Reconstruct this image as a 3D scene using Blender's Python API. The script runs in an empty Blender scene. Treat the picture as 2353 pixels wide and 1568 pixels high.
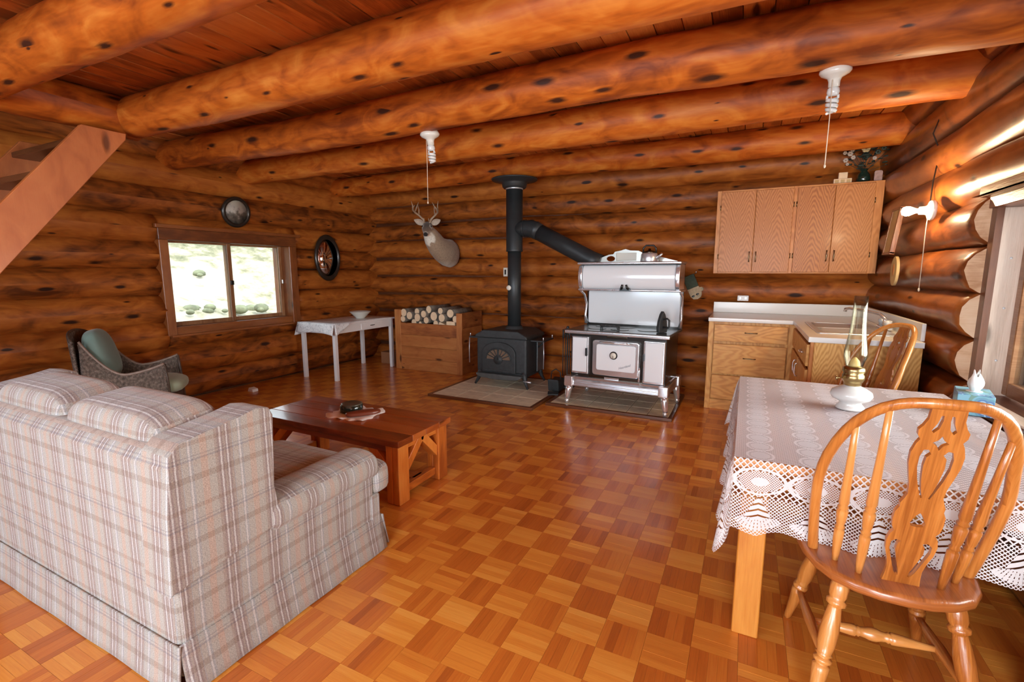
import bpy, bmesh, math, random
from mathutils import Vector, Matrix, noise
from mathutils.geometry import tessellate_polygon
random.seed(7)
R = math.radians
PI = math.pi
SC = bpy.context.scene
COL = SC.collection

# ------------------------------------------------------------------ camera
EYE = Vector((0, 0, 1.35))
cam_d = bpy.data.cameras.new('camera')
cam = bpy.data.objects.new('camera', cam_d)
COL.objects.link(cam)
cam.location = EYE
cam.rotation_euler = (R(90 - 8.355), 0, R(26.3))
cam_d.sensor_width = 36
cam_d.lens = 1084.7 / 2353 * 36
cam_d.clip_start = 0.02
SC.camera = cam

# ------------------------------------------------------------------ world, sun, window light, exposure
SC.view_settings.view_transform = 'Standard'
SC.view_settings.look = 'None'
SC.view_settings.gamma = 1
SC.view_settings.use_curve_mapping = False
SC.view_settings.exposure = 0.38
w = bpy.data.worlds.new('sky')
SC.world = w
w.use_nodes = True
bg = w.node_tree.nodes['Background']
bg.inputs[0].default_value = (0.80, 0.90, 1.0, 1)
bg.inputs[1].default_value = 4.0
SC.cycles.use_denoising = True
SC.cycles.max_bounces = 10
SC.cycles.diffuse_bounces = 8
SC.cycles.glossy_bounces = 5
SC.cycles.transmission_bounces = 8
SC.cycles.transparent_max_bounces = 16
SC.cycles.caustics_reflective = False
SC.cycles.caustics_refractive = False
SC.cycles.sample_clamp_indirect = 4


def light(name, kind, loc, rot, energy, color=(1, 1, 1), size=None, size_y=None, **kw):
    d = bpy.data.lights.new(name, kind)
    d.energy = energy
    d.color = color
    if kind == 'AREA':
        d.shape = 'RECTANGLE'
        d.size = size
        d.size_y = size_y
    for k, v in kw.items():
        setattr(d, k, v)
    o = bpy.data.objects.new(name, d)
    COL.objects.link(o)
    o.location = loc
    o.rotation_euler = rot
    return o


sun = light('sun', 'SUN', (0, 0, 10), (R(48), 0, R(70)), 4.0, (1, .96, .88), angle=R(1))
# daylight entering through the glazed door behind the camera and the window on the right wall
light('daylight_door', 'AREA', (0.35, -2.72, 1.25), (R(90), 0, 0), 230, (.88, .94, 1), 2.3, 1.9)
light('daylight_window', 'AREA', (1.55, 2.42, 1.25), (0, R(90), 0), 60, (1, .97, .93), 1.0, 1.8)
light('added_front_daylight', 'AREA', (-2.75, -2.72, 1.45), (R(90), 0, 0), 95, (.72, .87, 1), 1.9, 1.5)  # added unseen source, lights the far side of the room more evenly


# ------------------------------------------------------------------ node helpers
def newmat(name):
    m = bpy.data.materials.new(name)
    m.use_nodes = True
    nt = m.node_tree
    b = nt.nodes['Principled BSDF']
    return m, nt, b


def nd(nt, t, ins=None, **props):
    n = nt.nodes.new(t)
    for k, v in props.items():
        setattr(n, k, v)
    if ins:
        for k, v in ins.items():
            s = n.inputs[k]
            if isinstance(v, bpy.types.NodeSocket):
                nt.links.new(v, s)
            else:
                s.default_value = v
    return n


def mth(nt, op, a, b=0.0, c=0.0, clamp=False):
    n = nt.nodes.new('ShaderNodeMath')
    n.operation = op
    n.use_clamp = clamp
    for i, v in enumerate((a, b, c)):
        if isinstance(v, bpy.types.NodeSocket):
            nt.links.new(v, n.inputs[i])
        else:
            n.inputs[i].default_value = v
    return n.outputs[0]


def ramp(nt, fac, stops, interp='LINEAR'):
    n = nt.nodes.new('ShaderNodeValToRGB')
    n.color_ramp.interpolation = interp
    e = n.color_ramp.elements
    while len(e) < len(stops):
        e.new(0.5)
    for i, (p, c) in enumerate(stops):
        e[i].position = p
        e[i].color = (c[0], c[1], c[2], 1) if len(c) == 3 else c
    nt.links.new(fac, n.inputs[0])
    return n.outputs[0]


def mixc(nt, fac, a, b, mode='MIX'):
    n = nt.nodes.new('ShaderNodeMix')
    n.data_type = 'RGBA'
    n.blend_type = mode
    for s, v in ((n.inputs[0], fac), (n.inputs[6], a), (n.inputs[7], b)):
        if isinstance(v, bpy.types.NodeSocket):
            nt.links.new(v, s)
        else:
            s.default_value = v if not isinstance(v, tuple) or len(v) == 4 else (*v, 1)
    return n.outputs[2]


def bump(nt, b, h, strength=.3, dist=.01):
    n = nd(nt, 'ShaderNodeBump', {'Height': h, 'Strength': strength, 'Distance': dist})
    nt.links.new(n.outputs[0], b.inputs['Normal'])


def plain(name, col, rough=.5, metal=0, coat=0, spec=.5, noise_amt=0, nscale=8, bump_s=0, sheen=0):
    m, nt, b = newmat(name)
    b.inputs['Base Color'].default_value = (*col, 1)
    b.inputs['Roughness'].default_value = rough
    b.inputs['Metallic'].default_value = metal
    b.inputs['Coat Weight'].default_value = coat
    b.inputs['Coat Roughness'].default_value = .08
    b.inputs['Specular IOR Level'].default_value = spec
    if sheen:
        b.inputs['Sheen Weight'].default_value = sheen
    if noise_amt or bump_s:
        tc = nd(nt, 'ShaderNodeTexCoord')
        n = nd(nt, 'ShaderNodeTexNoise', {'Vector': tc.outputs['Object'], 'Scale': nscale, 'Detail': 5})
        if noise_amt:
            c = ramp(nt, n.outputs[0], [(.3, tuple(x * (1 - noise_amt) for x in col)), (.7, tuple(min(1, x * (1 + noise_amt)) for x in col))])
            nt.links.new(c, b.inputs['Base Color'])
        if bump_s:
            bump(nt, b, n.outputs[0], bump_s, .01)
    return m


def wood(name, dark, mid, lite, rough=.35, coat=.3, knots=.5, su=1.2, sv=14, tone=.35, mott=.5, grain=.35, gf=190, spec=.5, bump_s=.15, kscale=(2.2, 7), kcol=None, crough=.12):
    """stained wood on metric UVs, u along the grain"""
    m, nt, b = newmat(name)
    uv = nd(nt, 'ShaderNodeUVMap')
    oi = nd(nt, 'ShaderNodeObjectInfo')
    off = nd(nt, 'ShaderNodeCombineXYZ', {0: mth(nt, 'MULTIPLY', oi.outputs['Random'], 37.3), 1: mth(nt, 'MULTIPLY', oi.outputs['Random'], 91.7), 2: 0.0})
    co = nd(nt, 'ShaderNodeVectorMath', {0: uv.outputs[0], 1: off.outputs[0]}, operation='ADD').outputs[0]

    def sc(u, v):
        return nd(nt, 'ShaderNodeVectorMath', {0: co, 1: (u, v, 1)}, operation='MULTIPLY').outputs[0]
    n1 = nd(nt, 'ShaderNodeTexNoise', {'Vector': sc(su, sv), 'Scale': 1, 'Detail': 6, 'Roughness': .6, 'Distortion': .6}).outputs[0]
    n2 = nd(nt, 'ShaderNodeTexNoise', {'Vector': sc(3.2, 6.5), 'Scale': 1, 'Detail': 3, 'Distortion': 1.5}).outputs[0]
    n3 = nd(nt, 'ShaderNodeTexNoise', {'Vector': sc(9, gf), 'Scale': 1, 'Detail': 3}).outputs[0]
    f = mth(nt, 'ADD', mth(nt, 'MULTIPLY', n1, 1 - mott), mth(nt, 'MULTIPLY', n2, mott))
    f = mth(nt, 'ADD', f, mth(nt, 'MULTIPLY', mth(nt, 'SUBTRACT', n3, .5), grain))
    f = mth(nt, 'ADD', f, mth(nt, 'MULTIPLY', mth(nt, 'SUBTRACT', oi.outputs['Random'], .5), tone))
    c = ramp(nt, f, [(.30, dark), (.5, mid), (.72, lite)])
    h = f
    if knots:
        vo = nd(nt, 'ShaderNodeTexVoronoi', {'Vector': sc(*kscale), 'Scale': 1, 'Randomness': 1}, feature='F1', voronoi_dimensions='2D')
        d = mth(nt, 'ADD', vo.outputs['Distance'], mth(nt, 'MULTIPLY', mth(nt, 'SUBTRACT', n1, .5), .30))
        sep = nd(nt, 'ShaderNodeSeparateColor', {0: vo.outputs['Color']})
        on = mth(nt, 'GREATER_THAN', sep.outputs[0], 1 - knots)
        rad = mth(nt, 'MULTIPLY_ADD', sep.outputs[1], .16, .05)
        k = mth(nt, 'MULTIPLY', on, mth(nt, 'SUBTRACT', 1.0, mth(nt, 'DIVIDE', d, rad), clamp=True), clamp=True)
        k = mth(nt, 'MULTIPLY', k, 1.7, clamp=True)
        c = mixc(nt, k, c, kcol or tuple(x * .45 for x in dark))
        h = mth(nt, 'SUBTRACT', h, mth(nt, 'MULTIPLY', k, .6))
    nt.links.new(c, b.inputs['Base Color'])
    b.inputs['Roughness'].default_value = rough
    b.inputs['Coat Weight'].default_value = coat
    b.inputs['Coat Roughness'].default_value = crough
    b.inputs['Specular IOR Level'].default_value = spec
    if bump_s:
        bump(nt, b, h, bump_s, .02)
    return m


def oak(name, dark, mid, lite, rough=.42, coat=.04, period=.05, cath=1.0):
    """flat-sawn oak with cathedral arches; u along the grain"""
    m, nt, b = newmat(name)
    uv = nd(nt, 'ShaderNodeUVMap')
    oi = nd(nt, 'ShaderNodeObjectInfo')
    off = nd(nt, 'ShaderNodeCombineXYZ', {0: mth(nt, 'MULTIPLY', oi.outputs['Random'], 13.3), 1: mth(nt, 'MULTIPLY', oi.outputs['Random'], 7.7), 2: 0.0})
    co = nd(nt, 'ShaderNodeVectorMath', {0: uv.outputs[0], 1: off.outputs[0]}, operation='ADD').outputs[0]
    s = nd(nt, 'ShaderNodeSeparateXYZ', {0: co})
    u, v = s.outputs[0], s.outputs[1]
    vv = mth(nt, 'SUBTRACT', mth(nt, 'FRACT', mth(nt, 'DIVIDE', v, .23)), .5)
    wob = nd(nt, 'ShaderNodeTexNoise', {'Vector': nd(nt, 'ShaderNodeVectorMath', {0: co, 1: (2.5, 9, 1)}, operation='MULTIPLY').outputs[0], 'Scale': 1, 'Detail': 3}).outputs[0]
    arch = mth(nt, 'ADD', mth(nt, 'MULTIPLY', u, cath), mth(nt, 'MULTIPLY', mth(nt, 'POWER', mth(nt, 'ABSOLUTE', vv), 1.35), .75 * cath))
    arch = mth(nt, 'ADD', arch, mth(nt, 'MULTIPLY', wob, .26))
    wv = mth(nt, 'SINE', mth(nt, 'MULTIPLY', arch, 2 * PI / period))
    fine = nd(nt, 'ShaderNodeTexNoise', {'Vector': nd(nt, 'ShaderNodeVectorMath', {0: co, 1: (14, 260, 1)}, operation='MULTIPLY').outputs[0], 'Scale': 1, 'Detail': 2}).outputs[0]
    f = mth(nt, 'ADD', mth(nt, 'MULTIPLY', wv, .16), mth(nt, 'ADD', .32, mth(nt, 'MULTIPLY', fine, .36)))
    f = mth(nt, 'ADD', f, mth(nt, 'MULTIPLY', mth(nt, 'SUBTRACT', oi.outputs['Random'], .5), .12))
    c = ramp(nt, f, [(.25, dark), (.5, mid), (.75, lite)])
    nt.links.new(c, b.inputs['Base Color'])
    b.inputs['Roughness'].default_value = rough
    b.inputs['Coat Weight'].default_value = coat
    b.inputs['Coat Roughness'].default_value = .15
    b.inputs['Specular IOR Level'].default_value = .3
    return m


# ------------------------------------------------------------------ materials
M = {}
M['log'] = wood('wall_log', (.10, .024, .0042), (.355, .096, .0132), (.55, .18, .029), rough=.5, coat=.03, knots=.4, crough=.25, mott=.62, tone=.2, kcol=(.03, .008, .003), grain=.16, gf=55, su=.9, sv=9, spec=.3)
M['log_gloss_shaded'] = wood('polished_log_shaded', (.06, .014, .003), (.215, .054, .010), (.38, .115, .022), rough=.35, coat=.35, knots=.4, crough=.16, mott=.6, tone=.2, kcol=(.03, .008, .003), grain=.16, gf=55, su=.9, sv=9)  # glossier copy of the wall log, base colour darkened for the right wall's shade
M['joist'] = wood('joist_log', (.22, .042, .005), (.50, .118, .0115), (.68, .24, .036), rough=.5, coat=.03, knots=.6, mott=.72, crough=.3, tone=.15, kcol=(.05, .014, .006), grain=.16, gf=55, spec=.3)
M['logend'] = wood('log_end_grain', (.45, .22, .10), (.66, .40, .23), (.75, .52, .34), rough=.6, coat=0, knots=0, su=8, sv=8, bump_s=0)
M['ceil'] = wood('ceiling_plank', (.28, .075, .014), (.58, .175, .034), (.72, .27, .06), rough=.5, coat=.1, knots=.35, bump_s=.05)
M['stair'] = wood('stair_plank', (.36, .095, .024), (.50, .145, .040), (.60, .20, .058), rough=.5, coat=.05, knots=.15, mott=.5, sv=3, grain=.08)
M['trim'] = wood('window_trim', (.13, .036, .009), (.24, .070, .017), (.34, .115, .03), rough=.4, coat=.2, knots=.2)
M['jamb'] = wood('pale_jamb', (.54, .38, .27), (.74, .57, .45), (.82, .67, .55), rough=.4, coat=.25, knots=.15, tone=.1, mott=.2)
M['sash'] = wood('sash_wood', (.16, .06, .02), (.28, .12, .045), (.42, .22, .1), rough=.4, coat=.2, knots=0)
M['woodbox'] = wood('woodbox_board', (.22, .06, .014), (.42, .14, .035), (.54, .22, .06), rough=.5, coat=.08, knots=.3)
M['coffee'] = wood('coffee_table_top', (.16, .030, .006), (.33, .070, .012), (.44, .12, .024), rough=.28, coat=.6, knots=.1)
M['coffee_leg'] = wood('coffee_table_leg', (.32, .07, .010), (.60, .17, .023), (.74, .27, .05), rough=.35, coat=.4, knots=.3)
M['pine'] = wood('pine_leg', (.34, .10, .012), (.50, .17, .021), (.60, .25, .04), rough=.45, coat=.06, knots=.35, kcol=(.22, .06, .012))
M['chair'] = wood('chair_oak', (.32, .095, .016), (.54, .195, .038), (.66, .29, .075), rough=.3, coat=.45, knots=0, sv=30, mott=.25)
M['chair_seat'] = wood('chair_seat_oak', (.20, .055, .013), (.36, .11, .025), (.46, .16, .04), rough=.3, coat=.45, knots=0, sv=30, mott=.25)
M['oak'] = oak('cabinet_oak', (.33, .105, .027), (.51, .195, .050), (.61, .26, .080), period=.055)
M['oak_plain'] = oak('cabinet_oak_frame', (.50, .18, .046), (.62, .25, .068), (.70, .31, .098), cath=.15, period=.05)
M['oak_base'] = oak('base_cabinet_oak', (.54, .235, .055), (.70, .34, .088), (.78, .43, .13), cath=.3)
M['oak_end'] = oak('base_cabinet_end', (.48, .22, .05), (.66, .35, .095), (.76, .45, .15))
M['lam'] = plain('white_laminate', (.74, .73, .70), .3, coat=.2)
M['white'] = plain('white_paint', (.80, .80, .80), .35, noise_amt=.04)
M['enamel'] = plain('white_enamel', (.78, .80, .82), .12, coat=.5)
M['chrome'] = plain('nickel_plate', (.82, .84, .87), .18, metal=.82)
M['nickel_dark'] = plain('dull_nickel', (.40, .38, .34), .35, metal=1)
M['brass'] = plain('brass', (.46, .34, .15), .28, metal=1, noise_amt=.15)
M['antique'] = plain('antique_brass', (.25, .19, .11), .3, metal=1)
M['iron'] = plain('cast_iron', (.028, .032, .034), .55, noise_amt=.25, nscale=30, bump_s=.05)
M['lip'] = plain('worn_iron', (.075, .082, .082), .4, noise_amt=.2, nscale=20)
M['pipe'] = plain('black_stovepipe', (.022, .026, .028), .45, noise_amt=.15, nscale=9)
M['cooktop'] = plain('polished_cooktop', (.12, .15, .15), .22, metal=.6, noise_amt=.2)
M['stovebody'] = plain('range_body_black', (.045, .04, .036), .2, metal=.5)
M['black'] = plain('black_plastic', (.012, .012, .012), .3)
M['blackwood'] = plain('black_frame', (.02, .016, .012), .3, coat=.3)
M['porcelain'] = plain('white_porcelain', (.70, .68, .61), .2, coat=.3)
M['milk'] = plain('milk_glass', (.68, .69, .67), .12, coat=.5)
M['card'] = plain('cardboard', (.36, .17, .075), .7)
M['cord'] = plain('pull_cord', (.72, .60, .45), .6)
M['tile'] = plain('hearth_tile', (.72, .62, .46), .4, noise_amt=.14, nscale=14)
M['grout'] = plain('grout', (.22, .18, .13), .8)
M['edge'] = wood('hearth_edge', (.05, .016, .006), (.11, .035, .012), (.16, .055, .02), knots=0, coat=.2)
M['steel'] = plain('stainless', (.72, .75, .79), .28, metal=.72)
M['bark'] = plain('bark', (.17, .14, .11), .85, noise_amt=.35, nscale=25, bump_s=.3)
M['cutwood'] = plain('sawn_end', (.82, .62, .40), .6, noise_amt=.07, nscale=30)
M['teal'] = plain('teal_cushion', (.19, .30, .26), .75, noise_amt=.08, sheen=.3)
M['green'] = plain('green_cushion', (.36, .45, .32), .75, noise_amt=.08, sheen=.3)
M['doily'] = plain('white_doily', (.86, .82, .80), .8)
M['tin'] = plain('dark_green_tin', (.010, .022, .017), .18, coat=.6)
M['tinlid'] = plain('tin_lid', (.13, .13, .10), .3, metal=.4)
M['tray'] = plain('red_brown_tray', (.22, .055, .028), .35, coat=.3)
M['mittg'] = plain('green_quilting', (.06, .085, .06), .85, noise_amt=.15, nscale=40)
M['mittc'] = plain('cream_quilting', (.50, .42, .29), .85, noise_amt=.2, nscale=40)
M['slice'] = plain('wood_slice', (.55, .38, .17), .6, noise_amt=.12)
M['fur'] = plain('deer_antler', (.42, .30, .20), .5, noise_amt=.2)
M['eye'] = plain('eye_black', (.008, .006, .005), .08, coat=.6)
M['tissue'] = plain('tissue', (.88, .87, .84), .8)
M['chrome_dark'] = plain('dark_handle', (.10, .08, .06), .25, metal=1)
M['plate'] = plain('ivory_plastic', (.74, .70, .60), .4)
M['petal'] = plain('dried_petal', (.50, .42, .36), .8)
M['petal2'] = plain('cream_petal', (.62, .52, .30), .8)
M['leafd'] = plain('dark_leaf', (.03, .045, .035), .6)
M['vase'] = plain('dark_glass_vase', (.012, .03, .022), .08, coat=.8)
M['pinkcard'] = plain('pink_card', (.40, .25, .22), .7, noise_amt=.25, nscale=40)


def glass_pane(name):
    m, nt, b = newmat(name)
    nt.nodes.remove(b)
    out = nt.nodes['Material Output']
    tr = nd(nt, 'ShaderNodeBsdfTransparent', {'Color': (.97, .98, .97, 1)})
    gl = nd(nt, 'ShaderNodeBsdfGlossy', {'Roughness': .02})
    fr = nd(nt, 'ShaderNodeFresnel', {'IOR': 1.45})
    mx = nd(nt, 'ShaderNodeMixShader', {0: fr.outputs[0], 1: tr.outputs[0], 2: gl.outputs[0]})
    nt.links.new(mx.outputs[0], out.inputs[0])
    return m


M['pane'] = glass_pane('window_glass')


def chimney_mat():
    m, nt, b = newmat('lamp_chimney_glass')
    nt.nodes.remove(b)
    out = nt.nodes['Material Output']
    tr = nd(nt, 'ShaderNodeBsdfTransparent', {'Color': (.95, .95, .92, 1)})
    gl = nd(nt, 'ShaderNodeBsdfGlossy', {'Color': (.5, .48, .40, 1), 'Roughness': .15})
    lw = nd(nt, 'ShaderNodeLayerWeight', {'Blend': .26})
    mx = nd(nt, 'ShaderNodeMixShader', {0: lw.outputs['Facing'], 1: tr.outputs[0], 2: gl.outputs[0]})
    nt.links.new(mx.outputs[0], out.inputs[0])
    return m


M['chimney'] = chimney_mat()


def emis(name, col, s):
    m, nt, b = newmat(name)
    b.inputs['Base Color'].default_value = (*col, 1)
    b.inputs['Emission Color'].default_value = (*col, 1)
    b.inputs['Emission Strength'].default_value = s
    return m


M['bulb_on'] = emis('lit_bulb', (1, .74, .42), 420)


def parquet():
    m, nt, b = newmat('parquet')
    uv = nd(nt, 'ShaderNodeUVMap')
    oi = nd(nt, 'ShaderNodeObjectInfo')
    at = nd(nt, 'ShaderNodeAttribute', attribute_name='tone')
    off = nd(nt, 'ShaderNodeCombineXYZ', {0: mth(nt, 'MULTIPLY', oi.outputs['Random'], 31.0), 1: mth(nt, 'MULTIPLY', oi.outputs['Random'], 17.0), 2: 0.0})
    co = nd(nt, 'ShaderNodeVectorMath', {0: uv.outputs[0], 1: off.outputs[0]}, operation='ADD').outputs[0]
    n = nd(nt, 'ShaderNodeTexNoise', {'Vector': nd(nt, 'ShaderNodeVectorMath', {0: co, 1: (9, 150, 1)}, operation='MULTIPLY').outputs[0], 'Scale': 1, 'Detail': 4}).outputs[0]
    f = mth(nt, 'ADD', at.outputs['Fac'], mth(nt, 'MULTIPLY', mth(nt, 'SUBTRACT', n, .5), .38))
    f = mth(nt, 'ADD', f, mth(nt, 'MULTIPLY', mth(nt, 'SUBTRACT', oi.outputs['Random'], .5), .16))
    c = ramp(nt, f, [(0, (.36, .085, .012)), (.35, (.58, .165, .022)), (.68, (.74, .29, .042)), (1, (.84, .42, .085))])
    nt.links.new(c, b.inputs['Base Color'])
    b.inputs['Roughness'].default_value = .32
    b.inputs['Coat Weight'].default_value = .38
    b.inputs['Coat Roughness'].default_value = .13
    return m


M['parquet'] = parquet()


def plaid():
    m, nt, b = newmat('plaid_upholstery')
    uv = nd(nt, 'ShaderNodeUVMap')
    s = nd(nt, 'ShaderNodeSeparateXYZ', {0: uv.outputs[0]})
    v, u = s.outputs[0], s.outputs[1]     # first axis runs up the fabric
    wob = nd(nt, 'ShaderNodeTexNoise', {'Vector': uv.outputs[0], 'Scale': 60, 'Detail': 2}).outputs[0]
    uu = mth(nt, 'ADD', u, mth(nt, 'MULTIPLY', mth(nt, 'SUBTRACT', wob, .5), .004))
    cream, pink, mauve, tan, grey, oat = (.46, .465, .47), (.385, .315, .27), (.25, .21, .205), (.30, .265, .24), (.305, .32, .33), (.345, .338, .315)
    st = ramp(nt, mth(nt, 'FRACT', mth(nt, 'DIVIDE', uu, .165)), [
        (0, oat), (.14, pink), (.27, oat), (.42, tan), (.48, mauve), (.52, cream), (.555, mauve), (.59, tan), (.63, mauve),
        (.66, cream), (.69, mauve), (.73, tan), (.78, grey), (.80, oat), (.90, grey), (.92, cream), (.955, grey)], 'CONSTANT')
    hb = ramp(nt, mth(nt, 'FRACT', mth(nt, 'DIVIDE', v, .21)), [
        (0, (1, 1, 1)), (.30, (.80, .74, .70)), (.40, (1, 1, 1)), (.55, (1.0, .95, .92)), (.62, (.72, .72, .78)), (.65, (1, 1, 1)), (.68, (.76, .76, .80)), (.70, (1, 1, 1)), (.86, (.86, .78, .74)), (.93, (1, 1, 1))], 'CONSTANT')
    c = mixc(nt, .85, st, hb, 'MULTIPLY')
    wv = nd(nt, 'ShaderNodeTexNoise', {'Vector': nd(nt, 'ShaderNodeVectorMath', {0: uv.outputs[0], 1: (520, 190, 1)}, operation='MULTIPLY').outputs[0], 'Scale': 1, 'Detail': 2}).outputs[0]
    c2 = mixc(nt, .75, c, ramp(nt, wv, [(.34, (.66, .64, .62)), (.62, (1.28, 1.25, 1.2))]), 'MULTIPLY')
    nt.links.new(c2, b.inputs['Base Color'])
    b.inputs['Roughness'].default_value = .9
    b.inputs['Specular IOR Level'].default_value = .1
    b.inputs['Sheen Weight'].default_value = .25
    bump(nt, b, wv, .35, .004)
    return m


M['plaid'] = plaid()


def wicker():
    m, nt, b = newmat('wicker_weave')
    uv = nd(nt, 'ShaderNodeUVMap')
    s = nd(nt, 'ShaderNodeSeparateXYZ', {0: uv.outputs[0]})
    a = mth(nt, 'SINE', mth(nt, 'MULTIPLY', s.outputs[0], 2 * PI / .013))
    c = mth(nt, 'SINE', mth(nt, 'MULTIPLY', s.outputs[1], 2 * PI / .017))
    p = mth(nt, 'MULTIPLY', a, c)
    n = nd(nt, 'ShaderNodeTexNoise', {'Vector': uv.outputs[0], 'Scale': 40, 'Detail': 4}).outputs[0]
    f = mth(nt, 'ADD', mth(nt, 'MULTIPLY', p, .2), n)
    col = ramp(nt, f, [(.3, (.05, .036, .026)), (.55, (.15, .11, .085)), (.8, (.34, .27, .22))])
    nt.links.new(col, b.inputs['Base Color'])
    b.inputs['Roughness'].default_value = .55
    bump(nt, b, p, .5, .006)
    return m


M['wicker'] = wicker()
M['wickerframe'] = plain('wicker_frame', (.085, .06, .045), .45, noise_amt=.3, nscale=30)
M['wickerrim'] = plain('wicker_rim', (.24, .17, .13), .4, noise_amt=.2, nscale=30)


def lace(name, top):
    m, nt, b = newmat(name)
    uv = nd(nt, 'ShaderNodeUVMap')
    s = nd(nt, 'ShaderNodeSeparateXYZ', {0: uv.outputs[0]})
    u, v = s.outputs[0], s.outputs[1]

    def net(cell, hole, du=0.0):
        p = mth(nt, 'DIVIDE', mth(nt, 'ADD', u, v), cell)
        q = mth(nt, 'DIVIDE', mth(nt, 'SUBTRACT', u, v), cell)
        fp = mth(nt, 'ABSOLUTE', mth(nt, 'SUBTRACT', mth(nt, 'FRACT', p), .5))
        fq = mth(nt, 'ABSOLUTE', mth(nt, 'SUBTRACT', mth(nt, 'FRACT', q), .5))
        return mth(nt, 'GREATER_THAN', mth(nt, 'MAXIMUM', fp, fq), hole)   # 1 = thread
    if top:
        P = .165
        fx = mth(nt, 'MULTIPLY', mth(nt, 'SUBTRACT', mth(nt, 'FRACT', mth(nt, 'DIVIDE', u, P)), .5), P)
        fy = mth(nt, 'MULTIPLY', mth(nt, 'SUBTRACT', mth(nt, 'FRACT', mth(nt, 'DIVIDE', v, .10)), .5), .10)
        e = mth(nt, 'ADD', mth(nt, 'POWER', mth(nt, 'DIVIDE', fx, .046), 2.0), mth(nt, 'POWER', mth(nt, 'DIVIDE', fy, .05), 2.0))
        ring = mth(nt, 'LESS_THAN', mth(nt, 'ABSOLUTE', mth(nt, 'SUBTRACT', e, .85)), .16)
        ins = mth(nt, 'LESS_THAN', e, .45)
        dense = net(.011, .33)
        open_ = net(.014, .37)
        inside = mth(nt, 'LESS_THAN', e, .7)
        f = mth(nt, 'ADD', mth(nt, 'MULTIPLY', inside, dense), mth(nt, 'MULTIPLY', mth(nt, 'SUBTRACT', 1.0, inside), open_))
        f = mth(nt, 'MAXIMUM', mth(nt, 'MAXIMUM', f, ring), mth(nt, 'MULTIPLY', ins, .85))
        f = mth(nt, 'MAXIMUM', f, .42)
    else:
        P = .17
        U = mth(nt, 'MULTIPLY', mth(nt, 'SUBTRACT', mth(nt, 'FRACT', mth(nt, 'DIVIDE', u, P)), .5), P)
        aU = mth(nt, 'ABSOLUTE', U)
        e = mth(nt, 'ADD', mth(nt, 'POWER', mth(nt, 'DIVIDE', aU, .085), 2.0), mth(nt, 'POWER', mth(nt, 'DIVIDE', mth(nt, 'SUBTRACT', v, .072), .046), 2.0))
        base = net(.021, .36)
        ring = mth(nt, 'LESS_THAN', mth(nt, 'ABSOLUTE', mth(nt, 'SUBTRACT', e, .88)), .13)
        inner = mth(nt, 'LESS_THAN', e, .60)
        fine = net(.0085, .28)
        f = mth(nt, 'ADD', mth(nt, 'MULTIPLY', inner, fine), mth(nt, 'MULTIPLY', mth(nt, 'SUBTRACT', 1.0, inner), base))
        f = mth(nt, 'MAXIMUM', f, ring)
        f = mth(nt, 'MAXIMUM', f, mth(nt, 'LESS_THAN', e, .10))
        # fir-tree and fan motifs above the hem
        low = mth(nt, 'GREATER_THAN', v, .128)
        mid = net(.0125, .33)
        f = mth(nt, 'ADD', mth(nt, 'MULTIPLY', low, mid), mth(nt, 'MULTIPLY', mth(nt, 'SUBTRACT', 1.0, low), f))
        wdt = mth(nt, 'MULTIPLY', mth(nt, 'SUBTRACT', v, .118), .52)
        tree = mth(nt, 'MULTIPLY', mth(nt, 'LESS_THAN', aU, wdt), mth(nt, 'LESS_THAN', v, .205))
        bars = mth(nt, 'GREATER_THAN', mth(nt, 'FRACT', mth(nt, 'DIVIDE', mth(nt, 'ADD', v, mth(nt, 'MULTIPLY', aU, -.40)), .0205)), .30)
        f = mth(nt, 'MAXIMUM', mth(nt, 'MULTIPLY', f, mth(nt, 'SUBTRACT', 1.0, tree)), mth(nt, 'MULTIPLY', tree, bars))
        fan = mth(nt, 'ADD', mth(nt, 'POWER', mth(nt, 'DIVIDE', aU, .072), 2.0), mth(nt, 'POWER', mth(nt, 'DIVIDE', mth(nt, 'SUBTRACT', v, .222), .024), 2.0))
        ribs = mth(nt, 'GREATER_THAN', mth(nt, 'FRACT', mth(nt, 'DIVIDE', U, mth(nt, 'MULTIPLY', mth(nt, 'SUBTRACT', v, .14), .13))), .24)
        f = mth(nt, 'MAXIMUM', f, mth(nt, 'MULTIPLY', mth(nt, 'LESS_THAN', fan, 1.0), ribs))
        f = mth(nt, 'MAXIMUM', f, mth(nt, 'LESS_THAN', mth(nt, 'ABSOLUTE', mth(nt, 'SUBTRACT', v, .1365)), 0.0))
    out = nt.nodes['Material Output']
    nt.nodes.remove(b)
    col = (.74, .73, .73, 1) if not top else (.62, .60, .64, 1)  # same thread; the top's weaker light is put into its greyer colour
    df = nd(nt, 'ShaderNodeBsdfDiffuse', {'Color': col})
    tl = nd(nt, 'ShaderNodeBsdfTranslucent', {'Color': (.7, .66, .6, 1)})
    mx = nd(nt, 'ShaderNodeMixShader', {0: .18, 1: df.outputs[0], 2: tl.outputs[0]})
    tr = nd(nt, 'ShaderNodeBsdfTransparent')
    m2 = nd(nt, 'ShaderNodeMixShader', {0: f, 1: tr.outputs[0], 2: mx.outputs[0]})
    nt.links.new(m2.outputs[0], out.inputs[0])
    return m


M['lace_top'] = lace('lace_top', True)
M['lace_drop'] = lace('lace_drop', False)


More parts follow.
